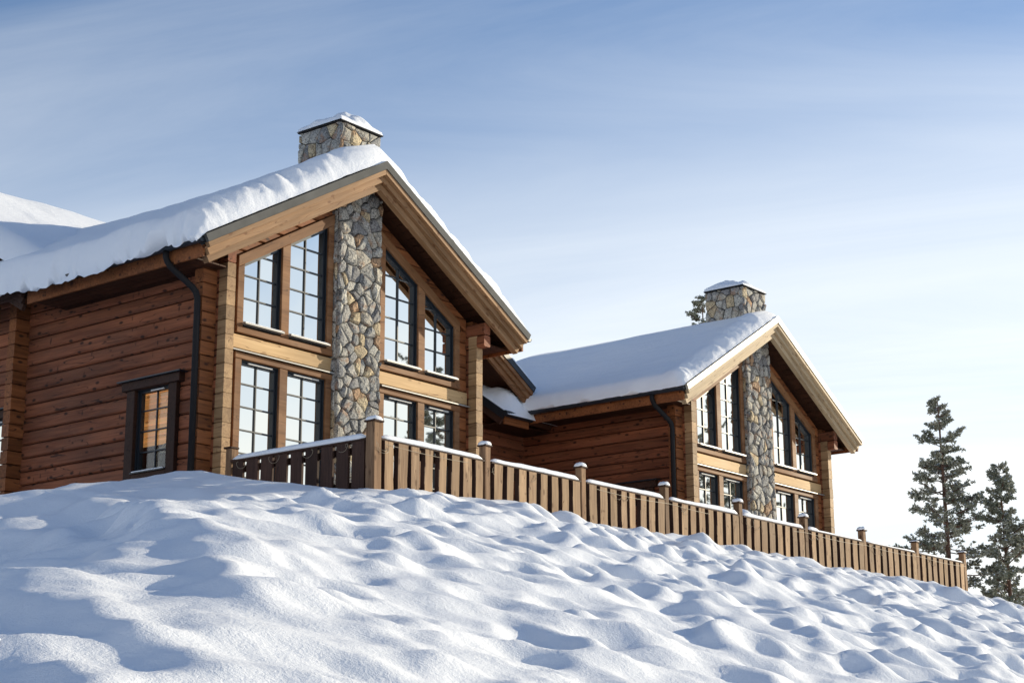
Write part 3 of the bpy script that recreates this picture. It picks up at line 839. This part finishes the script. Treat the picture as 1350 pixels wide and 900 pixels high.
        me = bpy.data.meshes.new('end'); bm.to_mesh(me); bm.free(); link('gutter_end', me, 'felt', roof)
    return H, off

def snow_bar(x0, x1, y0, y1, z, h, seed):
    rn = random.Random(seed); n = 14; v = []; F = []
    for i in range(n+1):
        x = x0+(x1-x0)*i/n; e = min(1, (min(i, n-i)+.5)/1.5); hh = h*e*(1+rn.uniform(-.25, .25))
        prof = [(y0, z-.002), (y0-.005, z+hh*.45), (y0+.03, z+hh*.9), ((y0+y1)/2, z+hh), (y1, z+hh*.8), (y1, z-.002)]
        for y, zz_ in prof: v.append((x, y, zz_))
    for i in range(n):
        for k in range(5): F.append((i*6+k, i*6+6+k, i*6+7+k, i*6+k+1))
        F.append((i*6+5, i*6+11, i*6+6, i*6))
    F.append(tuple(range(5, -1, -1))); F.append(tuple(range(n*6, n*6+6)))
    return mesh('snowbar', v, F)

H1, off = house(0, 'nearest log house, left in the photo, with the larger stone chimney and grey metal rake', 3)
H2, _ = house(DX, 'farther log house on the right, pale sunlit bargeboards and a smaller stone chimney', 8, True)

def child(o, H):
    o.parent = H; o.location = Vector(o.location)+off; return o

# ------------------------------------------------------------------ side windows in the left wall (plane X=0)
def side_window(H, y0, y1, room=False):
    """outer trim from y0 (near) to y1; built in the YZ plane"""
    t = .17
    pcs = [('window_board', [(y0, -2.93), (y0+t, -2.93), (y0+t, -1.62), (y0, -1.62)]),
           ('window_board', [(y1-t, -2.93), (y1, -2.93), (y1, -1.62), (y1-t, -1.62)]),
           ('window_board', [(y0+t, -2.93), (y1-t, -2.93), (y1-t, -2.80), (y0+t, -2.80)])]
    for nm, q in pcs: child(link(nm, prism_mesh(q, -.07, .10, .006, 'YZ'), 'wood_trim_dark'), H)
    child(link('window_board', prism_mesh([(y0-.08, -1.62), (y1+.08, -1.62), (y1+.08, -1.50), (y0-.08, -1.50)], -.10, .1, .006, 'YZ'), 'wood_trim_dark'), H)
    child(link('window_cap', join([box_mesh(-.15, .0, y0-.14, y1+.14, -1.50, -1.478, .004)]), 'gutter_metal'), H)
    w = window(H, 0, y0+t, y1-t, -2.80, (-1.62, 0), 2, [-2.49, -2.20, -1.91], gy=.06, plane='YZ', glass='clear_glass' if room else 'glass'); w.location = off
    # dark backing
    if not room: link('backing', box_mesh(.085, .095, y0+.1, y1-.1, -2.85, -1.6), 'interior', w)
    else:
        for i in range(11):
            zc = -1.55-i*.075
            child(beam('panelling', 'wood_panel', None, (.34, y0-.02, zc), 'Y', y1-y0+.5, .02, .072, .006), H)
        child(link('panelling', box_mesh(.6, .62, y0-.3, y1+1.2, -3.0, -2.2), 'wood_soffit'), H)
        child(link('room_shell', join([box_mesh(.16, .9, y1+.55, y1+.6, -3, -1.4), box_mesh(.16, .9, y0-.2, y0-.16, -3, -1.4), box_mesh(.16, .9, y0-.2, y1+.6, -3.02, -2.98)]), 'interior'), H)
    s = child(link('sill', box_mesh(-.10, .02, y0+t, y1-t, -2.80, -2.785), 'gutter_metal'), H)
    link('sill_snow', box_mesh(-.09, .015, y0+t+.03, y1-t-.02, -2.785, -2.765, .006), 'snow', s)
    link('vent_strip', box_mesh(-.02, .0, y0+t+.15, y1-t-.28, -1.665, -1.648), 'vent', w)
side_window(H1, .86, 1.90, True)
side_window(H1, 4.52, 5.56)
side_window(H2, .86, 1.90)

# ------------------------------------------------------------------ cross wing behind house 1 (gable faces left)
def wing1(H):
    YE = 3.45; ZR = ZE+SL*4.6; YR = YE+4.6
    zj = SJ-HL*19
    while zj < ZR:
        spans = [(4.50, 4.63), (5.45, 11.4)] if -2.93 < zj+.1 < -1.55 else [(4.50, 11.4)]
        for (ya, yb) in spans:
            q = clip([(ya, zj+.005), (yb, zj+.005), (yb, zj+HL-.005), (ya, zj+HL-.005)], SL, -1, ZE-SL*YE-.30)
            q = clip(q, -SL, -1, ZR+SL*YR-.30) if q else q
            if q:
                cy_ = sum(p[0] for p in q)/len(q); cz_ = sum(p[1] for p in q)/len(q)
                me = prism_mesh([(-(a-cy_), b_-cz_) for a, b_ in q], -.075, .075, .014)   # local X = -Y
                o = link('log', me, 'wood_wall', None, (.075, cy_, cz_), (0, 0, R(-90))); child(o, H)
        zj += HL
    rf = empty('wing_roof'); rf.parent = H; rf.location = off
    X0 = EV
    def sec(p0, p1, up):
        if up: a = (YE, ZE); s = 1
        else: a = (2*YR-YE, ZE); s = -1
        ny, nz = -SL/SQ*s, 1/SQ
        return [(a[0]-ny*p0, a[1]-nz*p0), (YR, ZR-p0*SQ), (YR, ZR-p1*SQ), (a[0]-ny*p1, a[1]-nz*p1)]
    for up in (True, False):
        link('roof_deck', prism_mesh(sec(.02, .16, up), X0+.1, 5.5 if not up else 4.4, 0, 'YZ'), 'wood_soffit', rf)
        link('rake_flashing', prism_mesh(sec(-.012, .098, up), X0-.03, X0+.02, 0, 'YZ'), 'flashing', rf)
        for (p0, p1, xx) in ((.099, .17, X0-.014), (.171, .262, X0+.032), (.263, .36, X0+.078)):
            link('barge_board', prism_mesh(sec(p0, p1, up), xx, xx+.06, .004, 'YZ'), 'wood_trim_dark', rf)
    # wing snow
    U = np.concatenate([X0-.01+np.linspace(0, .5, 22), np.arange(X0+.55, 6.2, .08)])
    V = np.concatenate([YE-.05+np.linspace(0, .4, 14), np.arange(YE+.42, 2*YR-YE, .09)])
    def pos(u_, v_, t): return (u_, v_, ZR-SL*(np.sqrt((v_-YR)**2+.3**2)-.3)-.0+t*SQ*.95)
    def th(u_, v_):
        n = 1+.22*fbm(u_*.5, v_*.4, 77, 3)+.04*fbm(u_*2, v_*2, 78, 3)
        return np.maximum(.40*n*rounded(u_-(X0-.01), .34, .6)*rounded(v_-(YE-.05), .25, .5), .006)
    snow_sheet('roof_snow', U, V, pos, th, 'thick snow on the cross wing roof at the left edge of the photo')
wing1(H1)
main_roof_snow(0, .33, .30, 4, 6.3, 'thick fluted snow blanket on the roof of the nearest log house', .15, 1.)
main_roof_snow(DX, .20, .10, 15, 5.9, 'snow blanket on the roof of the farther log house', .085, .35)

# ------------------------------------------------------------------ wing of house 2 that reaches left, front wall facing the deck
def wing2(H):
    # local X = world X - DX ; wall plane Y=3.96
    rn = random.Random(4)
    z = FJ-HL*18
    while z < -.15:
        child(beam('log', 'wood_wall', None, (-4.6, 4.035, z+HL/2), 'X', 4.6, .15, HL-.005, .014), H); z += HL
    rf = empty('wing_roof'); rf.parent = H; rf.location = off
    YE, ze, s = 3.2, -.12, .70; xl = 10.0-DX; q_ = math.sqrt(1+s*s)
    def sec(p0, p1, yt=6.6):
        return [(YE+s/q_*p0, ze-p0/q_), (yt, ze+s*(yt-YE)-p0*q_), (yt, ze+s*(yt-YE)-p1*q_), (YE+s/q_*p1, ze-p1/q_)]
    link('roof_deck', prism_mesh(sec(.0, .14), xl+.03, .9, 0, 'YZ'), 'wood_soffit', rf)
    link('rake_flashing', prism_mesh(sec(-.015, .13), xl-.03, xl+.03, 0, 'YZ'), 'gutter_metal', rf)
    link('barge_board', prism_mesh(sec(.13, .26), xl, xl+.05, 0, 'YZ'), 'wood_trim_dark', rf)
    link('fascia', box_mesh(xl+.05, EV, YE+.05, YE+.085, -.33, -.17), 'wood_gable', rf)
    link('soffit_plank', box_mesh(xl+.05, -.0, YE+.086, 3.96, -.30, -.28), 'wood_soffit', rf)
    link('gutter', tube_mesh([(xl-.02, YE, -.14), (EV+.02, YE, -.14)], .06, 10), 'gutter_metal', rf)
    U = np.arange(10.0, 12.3, .06); V = np.arange(3.12, 5.9, .06)
    def pos(u_, v_, t): return (u_, v_, ze+s*(v_-YE)+t*q_)
    def th(u_, v_):
        e = rounded(u_-10.0+.05*vnoise(v_*4, v_, 5), .4, .7)*rounded(v_-3.12, .25, .5)
        heap = .24*np.exp(-((u_-10.45)/.22)**2-((v_-3.5)/.3)**2)+.30*np.exp(-((u_-11.2)/.35)**2-((v_-3.6)/.5)**2)
        return np.maximum((.08+heap+.10*np.clip((u_-10.9)/.5, 0, 1))*e*(1+.3*fbm(u_*2, v_*2, 91, 3)), .005)
    snow_sheet('roof_snow', U, V, pos, th, 'lumpy snow on the low roof corner between the two houses')
wing2(H2)

# ------------------------------------------------------------------ link building with a dark front gable between the houses
def linkb():
    K = empty('link_building', (8.2, 4.6, -3.6)); tag(K, 'dark shaded gabled link building between the two log houses, mostly hidden', 'building')
    o3 = -Vector((8.2, 4.6, -3.6))
    def ch_(o): o.parent = K; o.location = Vector(o.location)+o3; return o
    YG = 3.2; xt, zt = 10.93, .50; xr_ = 8.0; s = .60; q_ = math.sqrt(1+s*s); zr = zt+s*(xt-xr_)
    def sec(p0, p1, side):
        X = (lambda x: x) if side > 0 else (lambda x: 2*xr_-x)
        return [(X(xt-s/q_*p0), zt-p0/q_), (X(xr_), zr-p0*q_), (X(xr_), zr-p1*q_), (X(xt-s/q_*p1), zt-p1/q_)]
    for side in (1, -1):
        ch_(link('roof', prism_mesh(sec(.02, .14, side), YG+.1, 8), 'wood_soffit'))
        ch_(link('rake_flashing', prism_mesh(sec(-.012, .11, side), YG-.03, YG+.02), 'gutter_metal'))
        for (p0, p1, yy) in ((.111, .185, YG-.014), (.186, .275, YG+.032), (.276, .37, YG+.078)):
            ch_(link('barge_board', prism_mesh(sec(p0, p1, side), yy, yy+.06, .004), 'wood_frame'))
    # recessed gable wall of logs
    zj = -.7
    while zj < zr:
        q = clip([(5.6, zj+.003), (11.2, zj+.003), (11.2, zj+.197), (5.6, zj+.197)], -s, -1, zr+s*xr_-.2)
        q = clip(q, s, -1, zr-s*xr_-.2) if q else q
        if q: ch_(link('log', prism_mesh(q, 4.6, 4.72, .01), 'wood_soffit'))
        zj += HL
    U = np.concatenate([np.arange(5.4, xt-.35, .09), xt-.35+np.linspace(0, .36, 12)]); V = np.concatenate([YG-.01+np.linspace(0, .4, 14), np.arange(YG+.45, 7.5, .1)])
    def pos(u_, v_, t): return (u_, v_, zr-s*np.abs(u_-xr_)+t*q_)
    def th(u_, v_): return np.maximum(.22*rounded(v_-(YG-.01), .3, .6)*rounded(xt+.01-u_, .3, .6)*(1+.3*fbm(u_, v_, 99, 3)), .005)
    snow_sheet('roof_snow', U, V, pos, th, 'snow strip on the link building roof behind the nearest house')
linkb()

# ------------------------------------------------------------------ snow caps on the chimneys
def chimney_snow(dx, hh, seed, label):
    x0, x1, y0, y1 = dx+2.195, dx+3.15, .09, 1.02
    xs = np.linspace(x0, x1, 36); ys = np.linspace(y0, y1, 36); X, Y = np.meshgrid(xs, ys)
    d = np.minimum(np.minimum(X-x0, x1-X), np.minimum(Y-y0, y1-Y))
    t = hh*rounded(d, .5, .85)*(1+.9*fbm((X-dx)*3.0+.7, Y*3.0, seed, 3))+.025*rounded(d, .05)
    T = 2.674+np.maximum(t, 0)
    o = link('chimney_snow', grid_mesh(X, Y, T), 'snow'); tag(o, label, 'snow', kind='stuff')
chimney_snow(0, .23, 7, 'heaped snow cap on top of the nearest stone chimney')
chimney_snow(DX, .16, 12, 'thin snow cap on top of the farther stone chimney')

# ------------------------------------------------------------------ deck fence
FYY = -2.75; FXX = -.02; ZT = -2.645
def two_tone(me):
    # sawn face bleached, the edges' shade is put in as a dark tone (local Z is across the board)
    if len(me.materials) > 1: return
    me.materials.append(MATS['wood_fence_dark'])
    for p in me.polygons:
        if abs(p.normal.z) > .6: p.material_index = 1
def fence():
    F = empty('deck_fence', (FXX, FYY, -4.0)); tag(F, 'brown board fence with snowy rail running along the top of the snow slope', 'fence')
    o3 = -Vector((FXX, FYY, -4.0)); rn = random.Random(12)
    def ch_(o): o.parent = F; o.location = Vector(o.location)+o3; return o
    posts = [(FXX+.0, FYY)]+[(2.10+2.12*i, FYY) for i in range(0, 8)]
    snows = []
    caps = []
    for i, (x, y) in enumerate(posts+[(FXX+.02, -.20)]):
        last = i == len(posts)
        w = .14 if i in (0,) else .11
        zt = ZT if not last else -2.67
        p = ch_(beam('post', 'wood_post', None, (x, y, -4.4), 'Z', zt+4.4, w, w, .008, seg=4, wob=.003, seed=i))
        cpm = box_mesh(x-w/2-.02, x+w/2+.02, y-w/2-.02, y+w/2+.02, zt, zt+.025, .006)
        ch_(link('post_cap', cpm, 'wood_trim_dark'))
        if not last: caps.append((x, y, zt+.025, w, .055 if i < 7 else .025))
    # rails
    def rail(p, axis, Ln, z, wt, hh, mat): ch_(beam('rail', mat, None, (p[0], p[1], z), axis, Ln, wt, hh, .006, seg=6, wob=.002, seed=int(Ln*10)))
    for i in range(len(posts)-1):
        xa, xb = posts[i][0]+.075, posts[i+1][0]-.065
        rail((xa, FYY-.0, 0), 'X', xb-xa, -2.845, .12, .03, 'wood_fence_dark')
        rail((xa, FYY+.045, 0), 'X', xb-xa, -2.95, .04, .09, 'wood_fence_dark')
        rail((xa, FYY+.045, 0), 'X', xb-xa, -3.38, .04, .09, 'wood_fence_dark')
        nb = 8; pitch = (xb-xa)/nb
        for k in range(nb):
            x = xa+pitch*(k+.5)+rn.uniform(-.012, .012); w = rn.choice((.146, .156, .166, .176))
            sd_ = rn.randrange(6)
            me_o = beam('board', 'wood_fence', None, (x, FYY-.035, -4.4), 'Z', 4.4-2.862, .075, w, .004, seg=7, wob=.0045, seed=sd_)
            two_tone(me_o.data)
            me_o.rotation_euler = (0, R(-90)+rn.uniform(-.008, .008), rn.uniform(-.03, .03))
            me_o.location.z += 0
            ch_(me_o)
        snows.append(('X', xa, xb, FYY, -2.83))
    # return leg to the house
    ya, yb = FYY+.08, -.27
    for z, hh in ((-2.95, .09), (-3.38, .09)):
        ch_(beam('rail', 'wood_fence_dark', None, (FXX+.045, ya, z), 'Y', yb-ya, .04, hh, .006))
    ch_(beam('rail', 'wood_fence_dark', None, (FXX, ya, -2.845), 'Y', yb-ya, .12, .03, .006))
    nb = 9; pitch = (yb-ya)/nb
    for k in range(nb):
        y = ya+pitch*(k+.5)
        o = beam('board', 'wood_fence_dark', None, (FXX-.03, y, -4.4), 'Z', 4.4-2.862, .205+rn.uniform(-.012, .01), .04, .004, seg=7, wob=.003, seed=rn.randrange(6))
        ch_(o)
    snows.append(('Y', ya, yb, FXX, -2.83))
    # snow on the rails and posts: one soft mass
    ms = []
    for (ax, a, b_, c, z) in snows:
        n = int((b_-a)/.06); v = []; Fc = []; K = 9
        for i in range(n+1):
            t = a+(b_-a)*i/n
            e = min(1., (min(i, n-i)+.6)/2.5)
            w = .066*(1+.16*float(vnoise(t*2.1, 3.+c, 5))+.08*float(vnoise(t*9, 1., 6)))*math.sqrt(e)
            h = .062*(1+.35*float(vnoise(t*1.3, 7.+c, 8))+.15*float(vnoise(t*6, 2., 9)))*e
            if ax == 'X' and t > 11: h *= .45; 
            for k in range(K):
                an = math.pi*k/(K-1); yy = -math.cos(an)*w; zz_ = math.sin(an)**.75*h
                if k in (0, K-1): zz_ = -.006
                v.append((t, c+yy, z+zz_) if ax == 'X' else (c+yy, t, z+zz_))
        for i in range(n):
            for k in range(K-1): Fc.append((i*K+k, i*K+K+k, i*K+K+k+1, i*K+k+1))
            Fc.append((i*K+K-1, i*K+2*K-1, i*K+K, i*K))
        Fc.append(tuple(range(K))); Fc.append(tuple(range(n*K, n*K+K))[::-1])
        ms.append(mesh('s', v, Fc))
    for (x, y, z, w, h) in caps:
        xs = np.linspace(-w/2-.03, w/2+.03, 9)
        bm = bmesh.new(); bmesh.ops.create_uvsphere(bm, u_segments=16, v_segments=8, radius=1)
        for v_ in bm.verts:
            a, b_, c = v_.co; a_ = math.copysign(abs(a)**.7, a); b2 = math.copysign(abs(b_)**.7, b_)
            v_.co = (x+a_*(w/2+.028), y+b2*(w/2+.028), z+max(c, -.12)*h*(1+.15*rn.uniform(-1, 1)*(c > .2)))
        me = bpy.data.meshes.new('c'); bm.to_mesh(me); bm.free(); ms.append(me)
    o = link('fence_snow', join(ms), 'snow', smooth=True); tag(o, 'rounded snow lying on the fence rail and post tops', 'snow', kind='stuff')
fence()

# thin cable of string lights looped round the posts and top rail
rn = random.Random(31); ms = []
for i in range(0, 9):
    x0 = FXX if i == 0 else 2.10+2.12*(i-1)
    for k in range(2):
        cx_ = x0+rn.uniform(-.02, .9); pts = []; n = 14; rr = rn.uniform(.03, .07); ph = rn.uniform(0, 6)
        for j in range(n):
            a = ph+j/n*rn.uniform(4.5, 5.2); pts.append((cx_+.03*j*.35+rr*math.cos(a), FYY-.085-.01*math.sin(j), -2.93+rr*math.sin(a)-.004*j))
        ms.append(tube_mesh(pts, .0025, 5))
for k in range(4):
    y0_ = -2.4+.62*k; pts = []
    for j in range(12):
        a = j*.5+k; pts.append((FXX-.07, y0_+.035*j*.35+.05*math.cos(a), -2.92+.05*math.sin(a)))
    ms.append(tube_mesh(pts, .0025, 5))
run = [(x, FYY-.075, -2.90-.03*abs(math.sin(x*1.48))) for x in np.arange(.1, 17, .2)]
ms.append(tube_mesh(run[:9], .0022, 4)); ms.append(tube_mesh(run[22:38], .0022, 4)); ms.append(tube_mesh(run[50:], .0022, 4))
o = link('string_light_cable', join(ms), 'wire'); tag(o, 'thin curly cable of string lights hung along the top of the board fence', 'cable')

# snow heap on the deck behind the fence in front of the farther house
xs = np.linspace(8.3, 10.9, 60); ys = np.linspace(-2.68, -1.0, 40); X, Y = np.meshgrid(xs, ys)
Z = -3.5+1.02*np.exp(-((X-9.55)/.55)**2-((Y+2.2)/.45)**2)*(1+.25*fbm(X*2, Y*2, 5, 3))
o = link('snow_heap', grid_mesh(X, Y, Z), 'snow'); tag(o, 'pointed snow heap behind the fence rail below the farther stone chimney', 'snow', kind='stuff')

# wooden stake at the lower left edge
p = (-11.80, -12.0); st = empty('wooden_stake', (p[0], p[1], gz(*p)-.3)); tag(st, 'cut wooden stake in the snow at the bottom left edge', 'stake')
zt = -6.372-gz(*p)+.3
o = beam('shaft', 'wood_end', st, (0, 0, 0), 'Z', zt, .16, .16, .008)
link('snow_top', box_mesh(-.08, .08, -.08, .08, zt, zt+.012, .005), 'snow', st)

# pale bentwood chair seen through the side window
ms = []
for k in range(5):
    pts = [(.22+.05*math.sin(a*1.5+k), 1.22+.30*math.cos(a)*(1-.14*k)+.05*k, -2.70+.42*math.sin(a)*(1-.12*k)) for a in [math.pi*j/9*.95 for j in range(10)]]
    ms.append(tube_mesh(pts, .008, 6))
ms.append(tube_mesh([(.22, 1.02, -2.42), (.24, 1.3, -2.40), (.22, 1.6, -2.43)], .010, 6))
ms += [tube_mesh([(.22, 1.0+.5*k, -3.1), (.22, 1.02+.48*k, -2.5)], .012, 6) for k in (0, 1)]
o = link('bentwood_chair', join(ms), 'wood_pale', None, smooth=True); tag(o, 'pale bentwood chair back seen through the left side window', 'chair')

# ------------------------------------------------------------------ pines
def pine(name, height, seed, crown0=.30, rad=.21, dens=1.0):
    rn = random.Random(seed); tp = []; tr = []
    lean = (rn.uniform(-.02, .02), rn.uniform(-.02, .02))
    for i in range(13):
        t = i/12; tp.append(Vector((lean[0]*height*t+.05*math.sin(t*5+seed), lean[1]*height*t+.05*math.cos(t*4), height*t)))
        tr.append(.012*height*(1-t)**.9+.012)
    trunk = [tube_mesh(tp, tr, 8)]
    def tpos(t): 
        k = min(t*12, 11.999); i = int(k); return tp[i].lerp(tp[i+1], k-i)
    verts = []; faces = []
    def tuft(c, sz, d):
        # a brush of needles: thin blades radiating round a shoot
        nb = 8
        for _ in range(nb):
            v = Vector((rn.gauss(0, 1), rn.gauss(0, 1), rn.gauss(.35, .8)))+d*.8; v.normalize()
            w = v.cross(Vector((rn.gauss(0, 1), rn.gauss(0, 1), rn.gauss(0, 1)))).normalized()*sz*.16
            b0 = len(verts); e = c+v*sz*rn.uniform(.7, 1.1)
            verts.extend([c-w*.5, c+w*.5, c+v*sz*.55+w, e, c+v*sz*.55-w]); faces.append((b0, b0+1, b0+2, b0+3, b0+4))
    limbs = []; sv = []; sf = []
    t = crown0
    while t < .99:
        L0 = rad*height*((1-t)/(1-crown0))**.7*(.5+.5*min(1, (t-crown0)/.12+.3))
        for _ in range(rn.choice((2, 3, 3, 4))):
            az = rn.uniform(0, 2*math.pi); ln = L0*rn.uniform(.35, 1.1)+.10; up = rn.uniform(-.12, .35)+(t-.5)*.5
            st = tpos(min(.99, t+rn.uniform(-.008, .008))); pts = []
            d = Vector((math.cos(az), math.sin(az), up)).normalized()
            cv = rn.uniform(.0, .28)
            for k in range(6):
                s = k/5; pts.append(st+d*ln*s+Vector((0, 0, cv*ln*(s*s)-.10*ln*s))+Vector((rn.uniform(-1, 1), rn.uniform(-1, 1), rn.uniform(-1, 1)))*.03*ln)
            limbs.append(tube_mesh(pts, [.020*(1-.8*s/5)*(ln/1.5)**.6+.005 for s in range(6)], 4, False))
            ns = int((5+ln*11)*dens)
            for q in range(ns):
                s = rn.uniform(.22, 1.0); k = min(int(s*5), 4); c = pts[k].lerp(pts[k+1], s*5-k)
                side = Vector((-d.y, d.x, 0))*rn.choice((-1, 1)); sl = rn.uniform(.12, .42)*(.45+.5*ln)*(1.15-.5*s)
                e = c+(d*.6+side*rn.uniform(.2, 1.1)+Vector((0, 0, rn.uniform(-.25, .5)))).normalized()*sl
                limbs.append(tube_mesh([c, e], [.006, .003], 3, False))
                for g in (.55, .8, 1.02):
                    cc = c.lerp(e, g); sz = rn.uniform(.075, .13); tuft(cc, sz, (e-c).normalized())
                    if rn.random() < .42:
                        b0 = len(sv); r_ = sz*.38; a0 = rn.uniform(0, 6)
                        for kk in range(5): sv.append(cc+Vector((math.cos(a0+kk*1.257)*r_, math.sin(a0+kk*1.257)*r_*.8, .035+rn.uniform(-.02, .02))))
                        sv.append(cc+Vector((0, 0, .07))); 
                        for kk in range(5): sf.append((b0+kk, b0+(kk+1) % 5, b0+5))
        t += rn.uniform(.011, .019)
    T = join(trunk); Lm = join(limbs)
    for me in trunk+limbs: bpy.data.meshes.remove(me)
    return T, Lm, mesh('crown', verts, faces), mesh('crown_snow', sv, sf)
def place_pine(kit, x, y, z, sc, rz, label, group=None):
    e = empty('pine_tree', (x, y, z), rz); e.scale = (sc,)*3; tag(e, label, 'tree', group)
    link('trunk', kit[0], 'bark', e); link('limbs', kit[1], 'bark', e); link('crown', kit[2], 'needles', e); link('crown_snow', kit[3], 'snow', e)
    return e
kitA = pine('a', 13.7, 3, .2, .20); kitB = pine('b', 12.0, 9, .18, .18)
place_pine(kitA, 32.35, 4.45, -9.75, 1.0, .4, 'tall open pine right of the fence, taller of the two, reddish trunk against the sky')
place_pine(kitB, 33.25, 3.0, -9.95, 1.0, 2.2, 'shorter dark pine at the right edge of the photo')
place_pine(kitA, 42.9, 19.2, -3.3, 1.12, 2.0, 'pine whose top just shows beside the farther chimney')

# pines on the slope across from the gables: what the window glass mirrors
for i, (x, y, z, sc, kt, rz, lb) in enumerate([
    (50.5, -39, -9.5, 1.75, kitA, .3, 'large pine beyond the bottom of the slope, nearest the sun, mirrored in the gable windows'),
    (56, -40.5, -9.5, 1.55, kitB, 1.3, 'pine second from the left in the row mirrored in the windows'),
    (64, -33, -9.5, 1.65, kitB, 2.5, 'pine facing the farther house, mirrored in its left windows'),
    (70, -35.5, -9.5, 1.7, kitA, 4.1, 'last pine in the row mirrored in the windows of the farther house')]):
    place_pine(kt, x, y, z, sc, rz, lb, 'pines across the slope')
